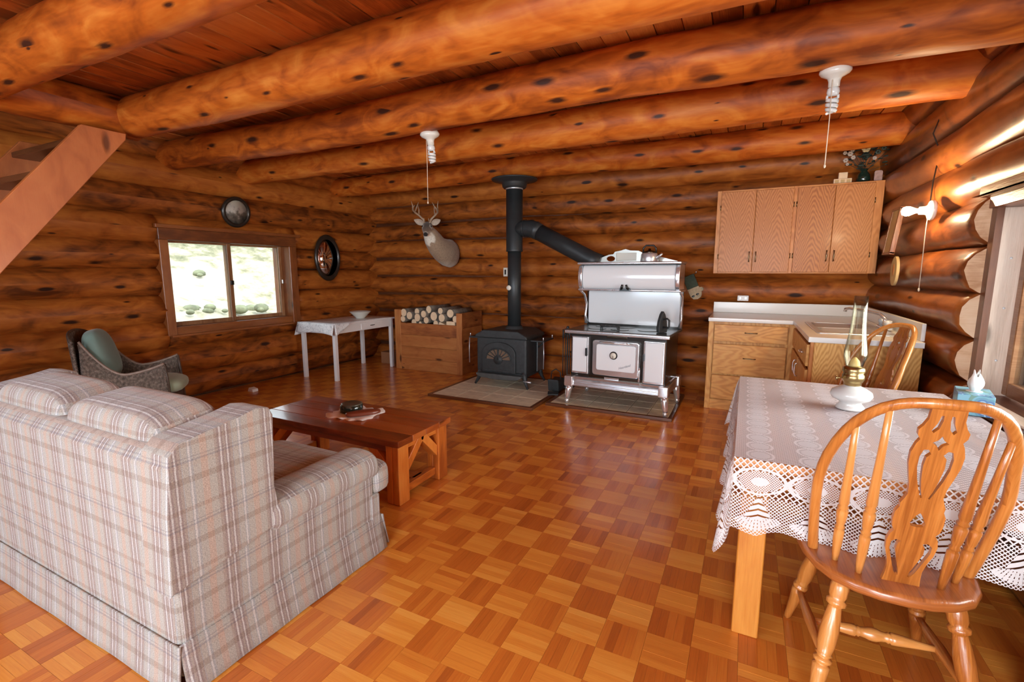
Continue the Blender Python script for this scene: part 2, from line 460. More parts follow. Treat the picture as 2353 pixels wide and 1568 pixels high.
def vcol_mat(name, rough=.85, attr='shade', sheen=.3, nscale=60):
    m, nt, b = newmat(name)
    at = nd(nt, 'ShaderNodeAttribute', attribute_name=attr)
    tc = nd(nt, 'ShaderNodeTexCoord')
    n = nd(nt, 'ShaderNodeTexNoise', {'Vector': tc.outputs['Object'], 'Scale': nscale, 'Detail': 4}).outputs[0]
    c = mixc(nt, .6, at.outputs['Color'], ramp(nt, n, [(.3, (.7, .7, .7)), (.7, (1.25, 1.25, 1.25))]), 'MULTIPLY')
    nt.links.new(c, b.inputs['Base Color'])
    b.inputs['Roughness'].default_value = rough
    b.inputs['Sheen Weight'].default_value = sheen
    return m


M['hide'] = vcol_mat('deer_hide')


def marble_cloth():
    m, nt, b = newmat('marbled_oilcloth')
    uv = nd(nt, 'ShaderNodeTexCoord')
    n = nd(nt, 'ShaderNodeTexNoise', {'Vector': uv.outputs['Object'], 'Scale': 9, 'Detail': 6, 'Distortion': 2.2}).outputs[0]
    c = ramp(nt, n, [(.0, (.80, .82, .82)), (.47, (.80, .82, .82)), (.5, (.45, .48, .50)), (.53, (.80, .82, .82)), (1, (.84, .85, .85))])
    nt.links.new(c, b.inputs['Base Color'])
    b.inputs['Roughness'].default_value = .35
    return m


M['oilcloth'] = marble_cloth()


def tissuebox():
    m, nt, b = newmat('tissue_box_print')
    uv = nd(nt, 'ShaderNodeUVMap')
    vo = nd(nt, 'ShaderNodeTexVoronoi', {'Vector': uv.outputs[0], 'Scale': 17, 'Randomness': .9}, voronoi_dimensions='2D')
    d = vo.outputs['Distance']
    ringc = ramp(nt, d, [(0, (.05, .13, .32)), (.14, (.30, .48, .60)), (.22, (.06, .16, .36)), (.34, (.10, .27, .36)), (.5, (.15, .36, .45)), (.62, (.12, .25, .20))], 'CONSTANT')
    sp = nd(nt, 'ShaderNodeSeparateColor', {0: vo.outputs['Color']})
    c = mixc(nt, mth(nt, 'GREATER_THAN', sp.outputs[1], .68), ringc, (.16, .37, .46))
    nt.links.new(c, b.inputs['Base Color'])
    b.inputs['Roughness'].default_value = .4
    return m


M['tbox'] = tissuebox()


def picture_mat():
    m, nt, b = newmat('landscape_print')
    tc = nd(nt, 'ShaderNodeTexCoord')
    s = nd(nt, 'ShaderNodeSeparateXYZ', {0: tc.outputs['Object']})
    n = nd(nt, 'ShaderNodeTexNoise', {'Vector': tc.outputs['Object'], 'Scale': 22, 'Detail': 5}).outputs[0]
    f = mth(nt, 'ADD', mth(nt, 'MULTIPLY', n, .9), mth(nt, 'MULTIPLY', s.outputs[2], 2.4))
    c = ramp(nt, f, [(.15, (.05, .045, .035)), (.40, (.16, .14, .11)), (.55, (.46, .42, .36)), (.9, (.60, .55, .42))])
    nt.links.new(c, b.inputs['Base Color'])
    b.inputs['Roughness'].default_value = .45
    return m


M['print'] = picture_mat()
M['mirror'] = plain('mirror_silver', (.85, .85, .84), .015, metal=1)


def hill_mat():
    m, nt, b = newmat('dry_hillside')
    tc = nd(nt, 'ShaderNodeTexCoord')
    n = nd(nt, 'ShaderNodeTexNoise', {'Vector': tc.outputs['Object'], 'Scale': 2.2, 'Detail': 8, 'Roughness': .7}).outputs[0]
    n2 = nd(nt, 'ShaderNodeTexNoise', {'Vector': tc.outputs['Object'], 'Scale': .35, 'Detail': 3}).outputs[0]
    f = mth(nt, 'ADD', mth(nt, 'MULTIPLY', n, .65), mth(nt, 'MULTIPLY', n2, .35))
    c = ramp(nt, f, [(.36, (.06, .065, .03)), (.44, (.15, .14, .08)), (.51, (.26, .24, .17)), (.7, (.33, .31, .25))])
    nt.links.new(c, b.inputs['Base Color'])
    b.inputs['Roughness'].default_value = .9
    return m


M['hill'] = hill_mat()
M['shrub'] = plain('shrub_leaves', (.12, .13, .075), .8, noise_amt=.4)


# ------------------------------------------------------------------ mesh builder
class MB:
    def __init__(s):
        s.v, s.f, s.sm, s.mi = [], [], [], []
        s.uv = {}

    def add(s, vs, fs, smooth=False, mi=0, M4=None, uvs=None):
        o = len(s.v)
        s.v += [(M4 @ Vector(p)) if M4 is not None else Vector(p) for p in vs]
        for f in fs:
            if uvs is not None:
                s.uv[len(s.f)] = {i + o: uvs[i] for i in f}
            s.f.append([i + o for i in f])
            s.sm.append(smooth)
            s.mi.append(mi)
        return s

    def box(s, x0, x1, y0, y1, z0, z1, mi=0, M4=None):
        vs = [(x, y, z) for z in (z0, z1) for y in (y0, y1) for x in (x0, x1)]
        return s.add(vs, [(0, 2, 3, 1), (4, 5, 7, 6), (0, 1, 5, 4), (2, 6, 7, 3), (0, 4, 6, 2), (1, 3, 7, 5)], False, mi, M4)

    def lathe(s, prof, c=(0, 0, 0), axis='z', seg=24, cap=True, mi=0, M4=None, smooth=True):
        vs, fs = [], []
        for r, z in prof:
            for k in range(seg):
                a = 2 * PI * k / seg
                p = (r * math.cos(a), r * math.sin(a), z)
                if axis == 'x':
                    p = (p[2], p[0], p[1])
                elif axis == 'y':
                    p = (p[1], p[2], p[0])
                vs.append((p[0] + c[0], p[1] + c[1], p[2] + c[2]))
        n = len(prof)
        for i in range(n - 1):
            for k in range(seg):
                k2 = (k + 1) % seg
                fs.append((i * seg + k, i * seg + k2, (i + 1) * seg + k2, (i + 1) * seg + k))
        s.add(vs, fs, smooth, mi, M4)
        if cap:
            o = len(s.v) - len(vs)
            for ring, rev in ((0, True), (n - 1, False)):
                if prof[ring][0] > 1e-5:
                    idx = [o + ring * seg + k for k in range(seg)]
                    s.f.append(idx[::-1] if rev else idx)
                    s.sm.append(False)
                    s.mi.append(mi)
        return s

    def tube(s, pts, r, seg=10, cap=True, mi=0, M4=None, flat=1.0, closed=False, up=None, capmi=None):
        pts = [Vector(p) for p in pts]
        n = len(pts)
        rs = [r] * n if isinstance(r, (int, float)) else list(r)
        vs, fs = [], []
        prev = None
        for i, p in enumerate(pts):
            if closed:
                t = (pts[(i + 1) % n] - pts[i - 1]).normalized()
            else:
                t = (pts[min(i + 1, n - 1)] - pts[max(i - 1, 0)]).normalized()
            if prev is None:
                a = Vector(up) if up else (Vector((0, 0, 1)) if abs(t.z) < .9 else Vector((1, 0, 0)))
                u = (a - t * a.dot(t)).normalized()
            else:
                u = (prev - t * prev.dot(t)).normalized()
            prev = u
            b = t.cross(u)
            for k in range(seg):
                a = 2 * PI * k / seg
                vs.append(p + u * (rs[i] * math.cos(a)) + b * (rs[i] * flat * math.sin(a)))
        m = n if closed else n - 1
        for i in range(m):
            j = (i + 1) % n
            for k in range(seg):
                k2 = (k + 1) % seg
                fs.append((i * seg + k, i * seg + k2, j * seg + k2, j * seg + k))
        s.add(vs, fs, True, mi, M4)
        if cap and not closed:
            o = len(s.v) - len(vs)
            for i, rev in ((0, True), (n - 1, False)):
                idx = [o + i * seg + k for k in range(seg)]
                s.f.append(idx[::-1] if rev else idx)
                s.sm.append(False)
                s.mi.append(mi if capmi is None else capmi)
        return s

    def prism(s, outline, axis, a, b, holes=(), mi=0, M4=None):
        """extrude a 2-D outline (with holes) along axis between a and b"""
        def P(q, t):
            return {'x': (t, q[0], q[1]), 'y': (q[0], t, q[1]), 'z': (q[0], q[1], t)}[axis]
        loops = [list(outline)] + [list(h) for h in holes]
        flat = [p for l in loops for p in l]
        tris = tessellate_polygon([[Vector((p[0], p[1], 0)) for p in l] for l in loops])
        n = len(flat)
        vs = [P(p, a) for p in flat] + [P(p, b) for p in flat]
        fs = []
        if holes:
            for t in tris:
                fs.append(tuple(t))
                fs.append(tuple(n + i for i in reversed(t)))
        else:
            fs.append(tuple(range(n)))
            fs.append(tuple(n + i for i in reversed(range(n))))
        o = 0
        for l in loops:
            k = len(l)
            for i in range(k):
                j = (i + 1) % k
                fs.append((o + i, o + j, n + o + j, n + o + i))
            o += k
        return s.add(vs, fs, False, mi, M4)

    def superq(s, c, dims, e1=.4, e2=.4, nu=24, nv=14, mi=0, M4=None):
        def pw(x, e):
            return math.copysign(abs(x) ** e, x)
        vs, fs = [], []
        for j in range(nv + 1):
            ph = -PI / 2 + PI * j / nv
            for i in range(nu):
                th = 2 * PI * i / nu
                vs.append((c[0] + dims[0] * pw(math.cos(ph), e1) * pw(math.cos(th), e2),
                           c[1] + dims[1] * pw(math.cos(ph), e1) * pw(math.sin(th), e2),
                           c[2] + dims[2] * pw(math.sin(ph), e1)))
        for j in range(nv):
            for i in range(nu):
                i2 = (i + 1) % nu
                fs.append((j * nu + i, j * nu + i2, (j + 1) * nu + i2, (j + 1) * nu + i))
        return s.add(vs, fs, True, mi, M4)

    def grid(s, fn, nu, nv, smooth=True, mi=0, uvfn=None):
        vs = [fn(i / nu, j / nv) for j in range(nv + 1) for i in range(nu + 1)]
        fs = [(j * (nu + 1) + i, j * (nu + 1) + i + 1, (j + 1) * (nu + 1) + i + 1, (j + 1) * (nu + 1) + i) for j in range(nv) for i in range(nu)]
        uvs = [uvfn(i / nu, j / nv) for j in range(nv + 1) for i in range(nu + 1)] if uvfn else None
        return s.add(vs, fs, smooth, mi, uvs=uvs)

    def build(s, name, mats, parent=None, bevel=0, seg=2, grain=None, world=True, fixn=True, solid=0, sub=0, wobble=0):
        vs = [Vector(v) for v in s.v]
        lo = Vector([min(v[i] for v in vs) for i in range(3)])
        hi = Vector([max(v[i] for v in vs) for i in range(3)])
        if grain is None:
            d = hi - lo
            grain = 'xyz'[max(range(3), key=lambda i: d[i])]
        g = 'xyz'.index(grain)
        if parent is None:
            org = Vector(((lo.x + hi.x) / 2, (lo.y + hi.y) / 2, lo.z))
        elif world:
            org = Vector(parent.get('_o', (0, 0, 0)))
        else:
            org = Vector((0, 0, 0))
        me = bpy.data.meshes.new(name)
        me.from_pydata([v - org for v in vs], [], s.f)
        if not isinstance(mats, (list, tuple)):
            mats = [mats]
        for m in mats:
            me.materials.append(m)
        me.polygons.foreach_set('use_smooth', s.sm)
        me.polygons.foreach_set('material_index', s.mi)
        if fixn:
            bm = bmesh.new()
            bm.from_mesh(me)
            bmesh.ops.recalc_face_normals(bm, faces=bm.faces)
            bm.to_mesh(me)
            bm.free()
        uvl = me.uv_layers.new(name='UVMap')
        ro, rv = random.random() * 10, random.random() * 10
        for p in me.polygons:
            n = p.normal
            ex = s.uv.get(p.index)
            ax = max(range(3), key=lambda i: abs(n[i]))
            oth = [i for i in range(3) if i != ax]
            if g in oth:
                a, b = g, [i for i in oth if i != g][0]
            else:
                a, b = oth
            for k, li in enumerate(p.loop_indices):
                if ex is not None:
                    uvl.data[li].uv = ex[me.loops[li].vertex_index]
                else:
                    v = me.vertices[me.loops[li].vertex_index].co + org
                    uvl.data[li].uv = (v[a], v[b] + .37 * ax)
        o = bpy.data.objects.new(name, me)
        COL.objects.link(o)
        if parent is not None:
            o.parent = parent
        else:
            o.location = org
        o['_o'] = org[:]
        if bevel:
            m = o.modifiers.new('bevel', 'BEVEL')
            m.width = bevel
            m.segments = seg
            m.limit_method = 'ANGLE'
            m.angle_limit = R(35)
            if seg > 1:
                for p in me.polygons:
                    p.use_smooth = True
                wn = o.modifiers.new('wn', 'WEIGHTED_NORMAL')
                wn.keep_sharp = False
        if sub:
            m = o.modifiers.new('sub', 'SUBSURF')
            m.levels = m.render_levels = sub
        if solid:
            m = o.modifiers.new('solid', 'SOLIDIFY')
            m.thickness = solid
            m.offset = 0
        return o


def tag(o, label=None, cat=None, group=None, kind=None):
    if label:
        o['label'] = label
    if cat:
        o['category'] = cat
    if group:
        o['group'] = group
    if kind:
        o['kind'] = kind
    return o


def thing(name, loc, label=None, cat=None, rz=0, group=None, kind=None):
    o = bpy.data.objects.new(name, None)
    COL.objects.link(o)
    o.empty_display_size = .05
    o.location = loc
    o.rotation_euler = (0, 0, rz)
    o['_o'] = tuple(loc)
    return tag(o, label, cat, group, kind)


def kids(o):
    return [c for c in bpy.data.objects if c.parent == o]


def copy_tree(o, parent=None):
    c = o.copy()
    COL.objects.link(c)
    c.parent = parent
    for ch in kids(o):
        copy_tree(ch, c)
    return c


def arc(cx, cy, r, a0, a1, n):
    return [(cx + r * math.cos(R(a0 + (a1 - a0) * i / n)), cy + r * math.sin(R(a0 + (a1 - a0) * i / n))) for i in range(n + 1)]


def rrect(x0, x1, y0, y1, r, n=4):
    return arc(x1 - r, y1 - r, r, 0, 90, n) + arc(x0 + r, y1 - r, r, 90, 180, n) + arc(x0 + r, y0 + r, r, 180, 270, n) + arc(x1 - r, y0 + r, r, 270, 360, n)


def TR(x, y, z, rx=0, ry=0, rz=0):
    return Matrix.Translation((x, y, z)) @ Matrix.Rotation(rz, 4, 'Z') @ Matrix.Rotation(ry, 4, 'Y') @ Matrix.Rotation(rx, 4, 'X')


# ------------------------------------------------------------------ log shell
def log_mesh(axis, a0, a1, c1, c2, r, seed, seg=18, step=.11, bend=.022, taper=.006, mb=None, zmin=-9, zmax=9):
    """an irregular log along 'x' or 'y'; c1 = other horizontal coordinate, c2 = height; metric UVs"""
    mb = mb or MB()
    n = max(3, int(abs(a1 - a0) / step))
    vs, fs, uvs = [], [], []
    for i in range(n + 1):
        a = a0 + (a1 - a0) * i / n
        rr = r + taper * (a - (a0 + a1) / 2)
        oy = bend * noise.noise((a * .5, seed * 3.1, 0))
        oz = bend * noise.noise((a * .5, seed * 3.1, 9))
        for k in range(seg + 1):
            th = 2 * PI * k / seg
            cs, sn = math.cos(th), math.sin(th)
            q = rr * (1 + .065 * noise.noise((a * 1.3, cs * 1.2 + seed * 7, sn * 1.2)) + .045 * noise.noise((a * 4.5, cs * 2.4 + seed, sn * 2.4)))
            y, z = c1 + oy + q * cs, min(zmax, max(zmin, c2 + oz + q * sn))
            vs.append((a, y, z) if axis == 'x' else (y, a, z))
            uvs.append((a + seed * 2.7, k / seg * 2 * PI * r + seed * 1.3))
    w_ = seg + 1
    for i in range(n):
        for k in range(seg):
            fs.append((i * w_ + k, i * w_ + k + 1, (i + 1) * w_ + k + 1, (i + 1) * w_ + k))
    mb.add(vs, fs, True, 0, uvs=uvs)
    o = len(mb.v) - len(vs)
    for i, rev in ((0, True), (n, False)):
        idx = [o + i * w_ + k for k in range(seg)]
        mb.f.append(idx[::-1] if rev else idx)
        mb.sm.append(False)
        mb.mi.append(1)
    return mb


LOGM = [M['log'], M['logend']]
JM = [M['joist'], M['logend']]
sd = [0]


def put_log(parent, axis, a0, a1, c1, c2, r, mats=LOGM, name='log', **kw):
    sd[0] += 1
    return log_mesh(axis, a0, a1, c1, c2, r, sd[0], **kw).build(name, mats, parent, grain=axis)


XL, XR, YB, YF = -5.37, 1.20, 5.83, -2.75      # log centre lines of the four walls

wall_back = thing('wall_back', (0, YB, 0), kind='structure')
for k in range(11):
    z = .11 + .26 * k
    put_log(wall_back, 'x', XL - .3, XR + .3, YB, z, .141 + .011 * random.uniform(-1, 1))

wall_left = thing('wall_left', (XL, 0, 0), kind='structure')
W1 = (2.70, 4.29, .70, 1.78)
for k in range(14):
    z = .165 + .27 * k
    r = .146 + .011 * random.uniform(-1, 1)
    if W1[2] - .09 < z < W1[3] + .02:
        put_log(wall_left, 'y', YF - .2, W1[0] + .015, XL, z, r)
        put_log(wall_left, 'y', W1[1] - .015, YB + .3, XL, z, r)
        if abs(z - W1[2]) < .15:
            put_log(wall_left, 'y', W1[0], W1[1], XL, z, r, zmax=W1[2])
        if abs(z - W1[3]) < .15:
            put_log(wall_left, 'y', W1[0], W1[1], XL, z, r, zmin=W1[3])
    elif z < 2.75:
        put_log(wall_left, 'y', YF - .2, YB + .3, XL, z, r)
    else:
        put_log(wall_left, 'y', YF - .2, 2.3, XL, z, r)

wall_right = thing('wall_right', (XR, 0, 0), kind='structure')
W2 = (1.30, 3.42, .64, 1.74)
for k in range(11):
    z = .11 + .25 * k
    r = .146 + .011 * random.uniform(-1, 1)
    if W2[2] - .05 < z < W2[3] + .02:
        put_log(wall_right, 'y', YF - .2, W2[0], XR, z, r, mats=[M['log_gloss_shaded'], M['logend']])
        put_log(wall_right, 'y', W2[1], YB + .3, XR, z, r, mats=[M['log_gloss_shaded'], M['logend']])
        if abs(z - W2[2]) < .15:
            put_log(wall_right, 'y', W2[0], W2[1], XR, z, r, zmax=W2[2], mats=[M['log_gloss_shaded'], M['logend']])
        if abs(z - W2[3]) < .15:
            put_log(wall_right, 'y', W2[0], W2[1], XR, z, r, zmin=W2[3], mats=[M['log_gloss_shaded'], M['logend']])
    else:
        put_log(wall_right, 'y', YF - .2, YB + .3, XR, z, r, mats=[M['log_gloss_shaded'], M['logend']])

wall_front = thing('wall_front', (0, YF, 0), kind='structure')
D1 = (-.95, 1.05 - .1, 0, 2.2)
for k in range(10):
    z = .11 + .265 * k
    if z < 2.25:
        if .6 < z < 2.25:
            put_log(wall_front, 'x', XL - .3, -3.75, YF, z, .15, step=.3)
            put_log(wall_front, 'x', -1.75, -.85, YF, z, .15, step=.3)
        else:
            put_log(wall_front, 'x', XL - .3, -.85, YF, z, .15, step=.3)
    else:
        put_log(wall_front, 'x', XL - .3, XR + .3, YF, z, .15, step=.3)

# added dark core inside the log walls so no light leaks at seams
def seam_core(parent, boxes):
    mb = MB()
    for b_ in boxes:
        mb.box(*b_)
    mb.build('seam_filler', M['edge'], parent)


seam_core(wall_back, [(XL, XR, YB - .03, YB + .05, 0, 2.72)])
a_, b_ = XL - .05, XL + .03
seam_core(wall_left, [(a_, b_, YF, W1[0], 0, 3.75), (a_, b_, W1[1], YB, 0, 2.72), (a_, b_, W1[0], W1[1], 0, W1[2]), (a_, b_, W1[0], W1[1], W1[3], 2.72)])
a_, b_ = XR - .03, XR + .05
seam_core(wall_right, [(a_, b_, YF, W2[0], 0, 2.72), (a_, b_, W2[1], YB, 0, 2.72), (a_, b_, W2[0], W2[1], 0, W2[2]), (a_, b_, W2[0], W2[1], W2[3], 2.72)])
seam_core(wall_front, [(XL, -3.75, YF - .03, YF + .03, 0, 2.72), (-1.75, -.85, YF - .03, YF + .03, 0, 2.72), (-3.75, -1.75, YF - .03, YF + .03, 0, .66), (-3.75, -1.75, YF - .03, YF + .03, 2.22, 2.72), (1.08, XR, YF - .03, YF + .03, 0, 2.72), (-.85, 1.08, YF - .03, YF + .03, 2.15, 2.72)])

# glazed door behind the camera
door = thing('door_1', (.1, YF, 0), kind='structure')
mb = MB().box(-.85, -.75, YF - .08, YF + .08, 0, 2.15).box(.98, 1.08, YF - .08, YF + .08, 0, 2.15).box(-.85, 1.08, YF - .08, YF + .08, 2.1, 2.2).box(.09, .17, YF - .04, YF + .04, 0, 2.1)
mb.build('door_frame', M['trim'], door, bevel=.006, seg=1)
for a, b in ((-.75, .09), (.17, .98)):
    MB().box(a, b, YF - .004, YF + .004, .02, 2.1).build('pane', M['pane'], door)

added_win = thing('added_window_3', (-2.75, YF, .66), kind='structure')  # unseen second front window, added to brighten the far side
MB().box(-3.75, -3.67, YF - .08, YF + .08, .66, 2.22).box(-1.83, -1.75, YF - .08, YF + .08, .66, 2.22).box(-3.67, -1.83, YF - .08, YF + .08, .66, .74).box(-3.67, -1.83, YF - .08, YF + .08, 2.14, 2.22).box(-2.78, -2.72, YF - .04, YF + .04, .74, 2.14).build('window_frame', M['trim'], added_win, bevel=.006, seg=1)
for a, b in ((-3.67, -2.78), (-2.72, -1.83)):
    MB().box(a, b, YF - .004, YF + .004, .74, 2.14).build('pane', M['pane'], added_win)

# ------------------------------------------------------------------ ceiling
ceiling = thing('ceiling', (0, 0, 2.63), kind='structure')
x = -5.5
k = 0
while x < 1.5:
    wd = .142
    y0 = -2.9 if x > -4.25 else 2.02
    MB().box(x + .003, x + wd - .003, y0, 6.0, 2.632 + .003 * (k % 3), 2.66).build('plank', M['ceil'], ceiling, grain='y')
    x += wd
    k += 1
MB().box(-4.25, 1.5, -3.0, 6.1, 2.662, 2.70).box(-5.6, -4.25, 2.2, 6.1, 2.662, 2.70).build('decking', M['ceil'], ceiling, grain='y')
for yj, zj, rj, x0, x1, sx in ((.42, 2.49, .14, -4.3, 1.55, 1), (1.27, 2.49, .142, -4.28, 1.55, 1), (2.10, 2.49, .146, -4.24, 1.55, 1), (2.92, 2.485, .14, -5.5, 1.55, 1), (3.74, 2.48, .135, -5.5, 1.35, 1), (5.08, 2.52, .128, -5.5, 1.25, 1)):
    put_log(ceiling, 'x', x0, x1, yj, zj, rj, mats=JM, name='joist', bend=.02, taper=.002)
put_log(ceiling, 'y', -2.8, 2.16, -4.27, 2.50, .13, mats=JM, name='header_beam')
roof = MB().box(-5.6, -4.1, -3.0, 2.3, 3.75, 3.8).build('roof', M['ceil'], None, grain='y')
tag(roof, kind='structure')
uw = MB().box(-5.5, -4.2, 2.24, 2.30, 2.66, 3.78).box(-4.28, -4.2, -3.0, 2.3, 2.66, 3.78).build('wall_stairwell', M['ceil'], None, grain='z')
tag(uw, kind='structure')
uw2 = MB().box(-5.5, -4.2, -2.98, -2.9, 2.6, 3.78).build('wall_stairwell_end', M['ceil'], None, grain='z')
tag(uw2, kind='structure')

# ------------------------------------------------------------------ floor of mosaic parquet
T = .1550
GX, GY = -.409, 1.512
fwd = Vector((-math.sin(R(26.3)) * math.cos(R(8.355)), math.cos(R(26.3)) * math.cos(R(8.355)), -math.sin(R(8.355))))
rgt = Vector((math.cos(R(26.3)), math.sin(R(26.3)), 0))
upv = rgt.cross(fwd)


def seen(p):
    d = Vector(p) - EYE
    z = d.dot(fwd)
    if z < .05:
        return None
    return (1176.5 + 1084.7 * d.dot(rgt) / z, 784 - 1084.7 * d.dot(upv) / z, z)


floor_root = thing('floor', (0, 0, 0), kind='structure')
tiles = []
for i in range(-34, 12):
    for j in range(-28, 29):
        cx, cy = GX + (i + .5) * T, GY + (j + .5) * T
        if not (-5.45 < cx < 1.3 and -2.75 < cy < 5.9):
            continue
        q = seen((cx, cy, 0))
        s_ = -1
        if q and -60 < q[0] < 2410 and -60 < q[1] < 1640:
            if not (-3.05 < cx < -1.58 and .75 < cy < 1.7):
                s_ = 1 / q[2] ** 3
        tiles.append((s_, cx, cy, (i + j) % 2))
tiles.sort(key=lambda t: -t[0])


def tile_geo(vs, fs, tone, uvs, cx, cy, par, rnd, tt=0):
    n = 5
    sw = T / n
    for k in range(n):
        a0 = -T / 2 + k * sw + .0002
        a1 = -T / 2 + (k + 1) * sw - .0002
        b0, b1 = -T / 2 + .0006, T / 2 - .0006
        zt = rnd.uniform(-.0003, .0003)
        o = len(vs)
        if par == 0:      # slats along y
            q = [(a0, b0), (a1, b0), (a1, b1), (a0, b1)]
        else:
            q = [(b0, a0), (b1, a0), (b1, a1), (b0, a1)]
        vs += [(cx + p[0], cy + p[1], zt) for p in q] + [(cx + p[0], cy + p[1], -.008) for p in q]
        fs += [(o, o + 1, o + 2, o + 3), (o, o + 4, o + 5, o + 1), (o + 1, o + 5, o + 6, o + 2), (o + 2, o + 6, o + 7, o + 3), (o + 3, o + 7, o + 4, o)]
        tn = (.36 if par == 0 else .66) + rnd.uniform(-.13, .13) + tt  # sheen difference by slat direction is put into the base tone
        if rnd.random() < .10:
            tn -= .16
        tone += [tn] * 8
        ru = rnd.random() * 5
        for p in q + q:
            uvs.append((p[1] + ru, p[0] + ru) if par == 0 else (p[0] + ru, p[1] + ru))


def tile_mesh(name, lst, rnd, vary=False):
    vs, fs, tone, uvs = [], [], [], []
    for cx, cy, par in lst:
        tile_geo(vs, fs, tone, uvs, cx, cy, par, rnd, rnd.uniform(-.08, .08) if vary else 0)
    me = bpy.data.meshes.new(name)
    me.from_pydata(vs, [], fs)
    a = me.attributes.new('tone', 'FLOAT', 'POINT')
    a.data.foreach_set('value', tone)
    uvl = me.uv_layers.new(name='UVMap')
    li = [0] * len(me.loops)
    me.loops.foreach_get('vertex_index', li)
    flat = []
    for v in li:
        flat += uvs[v]
    uvl.data.foreach_set('uv', flat)
    me.materials.append(M['parquet'])
    return me


rnd = random.Random(3)
variants = {(p, k): tile_mesh('tile', [(0, 0, p)], rnd) for p in (0, 1) for k in range(9)}
for s_, cx, cy, par in tiles[:300]:
    o = bpy.data.objects.new('tile', variants[(par, rnd.randrange(9))])
    COL.objects.link(o)
    o.parent = floor_root
    o.location = (cx, cy, 0)
rest = bpy.data.objects.new('parquet_tiles', tile_mesh('parquet_tiles', [(t[1], t[2], t[3]) for t in tiles[300:]], rnd, True))
COL.objects.link(rest)
rest.parent = floor_root
rest['kind'] = 'stuff'
MB().box(-5.6, 1.45, -3.0, 6.05, -.06, -.0045).build('subfloor', M['edge'], floor_root)

# ------------------------------------------------------------------ left window
win = thing('window_1', (XL, 3.5, .70), kind='structure')
yA, yB_, zA, zB = W1
xi, xo = -5.20, -5.52
MB().box(xo, xi, yA, yB_, zB - .115, zB).build('head_jamb', M['trim'], win, bevel=.004, seg=1, grain='y')
MB().box(xo, xi, yA, yA + .085, zA, zB - .115).build('side_jamb', M['trim'], win, bevel=.004, seg=1, grain='z')
MB().box(xo, xi, yB_ - .105, yB_, zA, zB - .115).build('side_jamb', M['trim'], win, bevel=.004, seg=1, grain='z')
MB().box(xo, xi - .02, yA + .085, yB_ - .105, zA, zA + .085).build('sill', M['trim'], win, bevel=.004, seg=1, grain='y')
MB().box(xi - .03, xi + .035, yA + .02, yB_ - .03, zA - .012, zA + .010).build('stool', M['trim'], win, bevel=.003, seg=1, grain='y')
MB().box(xi - .01, xi + .028, yA - .03, yB_ + .05, zB - .002, zB + .035).build('head_trim', M['trim'], win, bevel=.003, seg=1, grain='y')
xs = -5.33
y0, y1, z0, z1 = yA + .085, yB_ - .105, zA + .085, zB - .115
ym = 3.475
for a, b, xx in ((y0, ym + .02, xs), (ym - .02, y1, xs - .045)):
    f = MB()
    st = .045
    f.box(xx - .02, xx + .02, a, a + st, z0, z1).box(xx - .02, xx + .02, b - st, b, z0, z1)
    f.box(xx - .02, xx + .02, a + st, b - st, z0, z0 + st).box(xx - .02, xx + .02, a + st, b - st, z1 - .02, z1)
    fr = f.build('sash', M['sash'], win, bevel=.003, seg=1)
    MB().box(xx - .004, xx + .004, a + st, b - st, z0 + st, z1 - .02).build('pane', M['pane'], fr)
MB().box(xs + .02, xs + .035, ym - .02, ym + .02, 1.20, 1.25).build('latch', M['black'], win, bevel=.004)
MB().box(xs - .02, xs, y1 - .03, y1 - .01, 1.20, 1.25).build('latch', M['chrome'], win, bevel=.003)

# ------------------------------------------------------------------ right window
win2 = thing('window_2', (XR, 2.4, .68), kind='structure')
yA, yB_, zA, zB = W2
MB().box(1.165, 1.52, yB_ - .045, yB_ - .005, zA + .05, zB - .06).build('side_jamb', M['jamb'], win2, bevel=.003, seg=1, grain='z')
MB().box(1.165, 1.52, yA + .005, yA + .045, zA + .05, zB - .06).build('side_jamb', M['jamb'], win2, bevel=.003, seg=1, grain='z')
MB().box(1.12, 1.52, yA, yB_, zB - .06, zB).build('head_jamb', M['trim'], win2, bevel=.003, seg=1, grain='y')
MB().box(1.07, 1.52, yA - .05, yB_ - .02, zA + .01, zA + .05).build('sill', M['trim'], win2, bevel=.004, seg=1, grain='y')
MB().box(1.085, 1.155, yA, yB_ - .03, zA + .05, zA + .062).build('sill_strip', M['jamb'], win2, bevel=.003, seg=1, grain='y')
MB().box(1.135, 1.165, yB_ - .06, yB_ - .0, zA + .05, zB - .06).build('jamb_edge', M['edge'], win2, grain='z')
MB().box(1.072, 1.20, yA - .03, yB_ - .01, zB - .004, zB + .05).build('head_trim', M['trim'], win2, bevel=.003, seg=1, grain='y')
xg = 1.285
f = MB()
st = .055
for a, b in ((yA + .045, 2.36), (2.36, yB_ - .045)):
    f = MB()
    f.box(xg - .025, xg + .025, a, a + st, zA + .06, zB - .06).box(xg - .025, xg + .025, b - st, b, zA + .06, zB - .06)
    f.box(xg - .025, xg + .025, a + st, b - st, zA + .06, zA + .13).box(xg - .025, xg + .025, a + st, b - st, zB - .12, zB - .06)
    fr = f.build('sash', M['sash'], win2, bevel=.004, seg=1)
    MB().box(xg - .003, xg + .003, a + st, b - st, zA + .13, zB - .12).build('pane', M['pane'], fr)
for z in (.88, 1.16, 1.42):
    MB().lathe([(.0, 0), (.006, 0), (.006, .004), (0, .004)], (1.22, yB_ - .049, z), 'y', 8).build('nail_head', M['white'], win2)

# ------------------------------------------------------------------ outside
ter = MB()


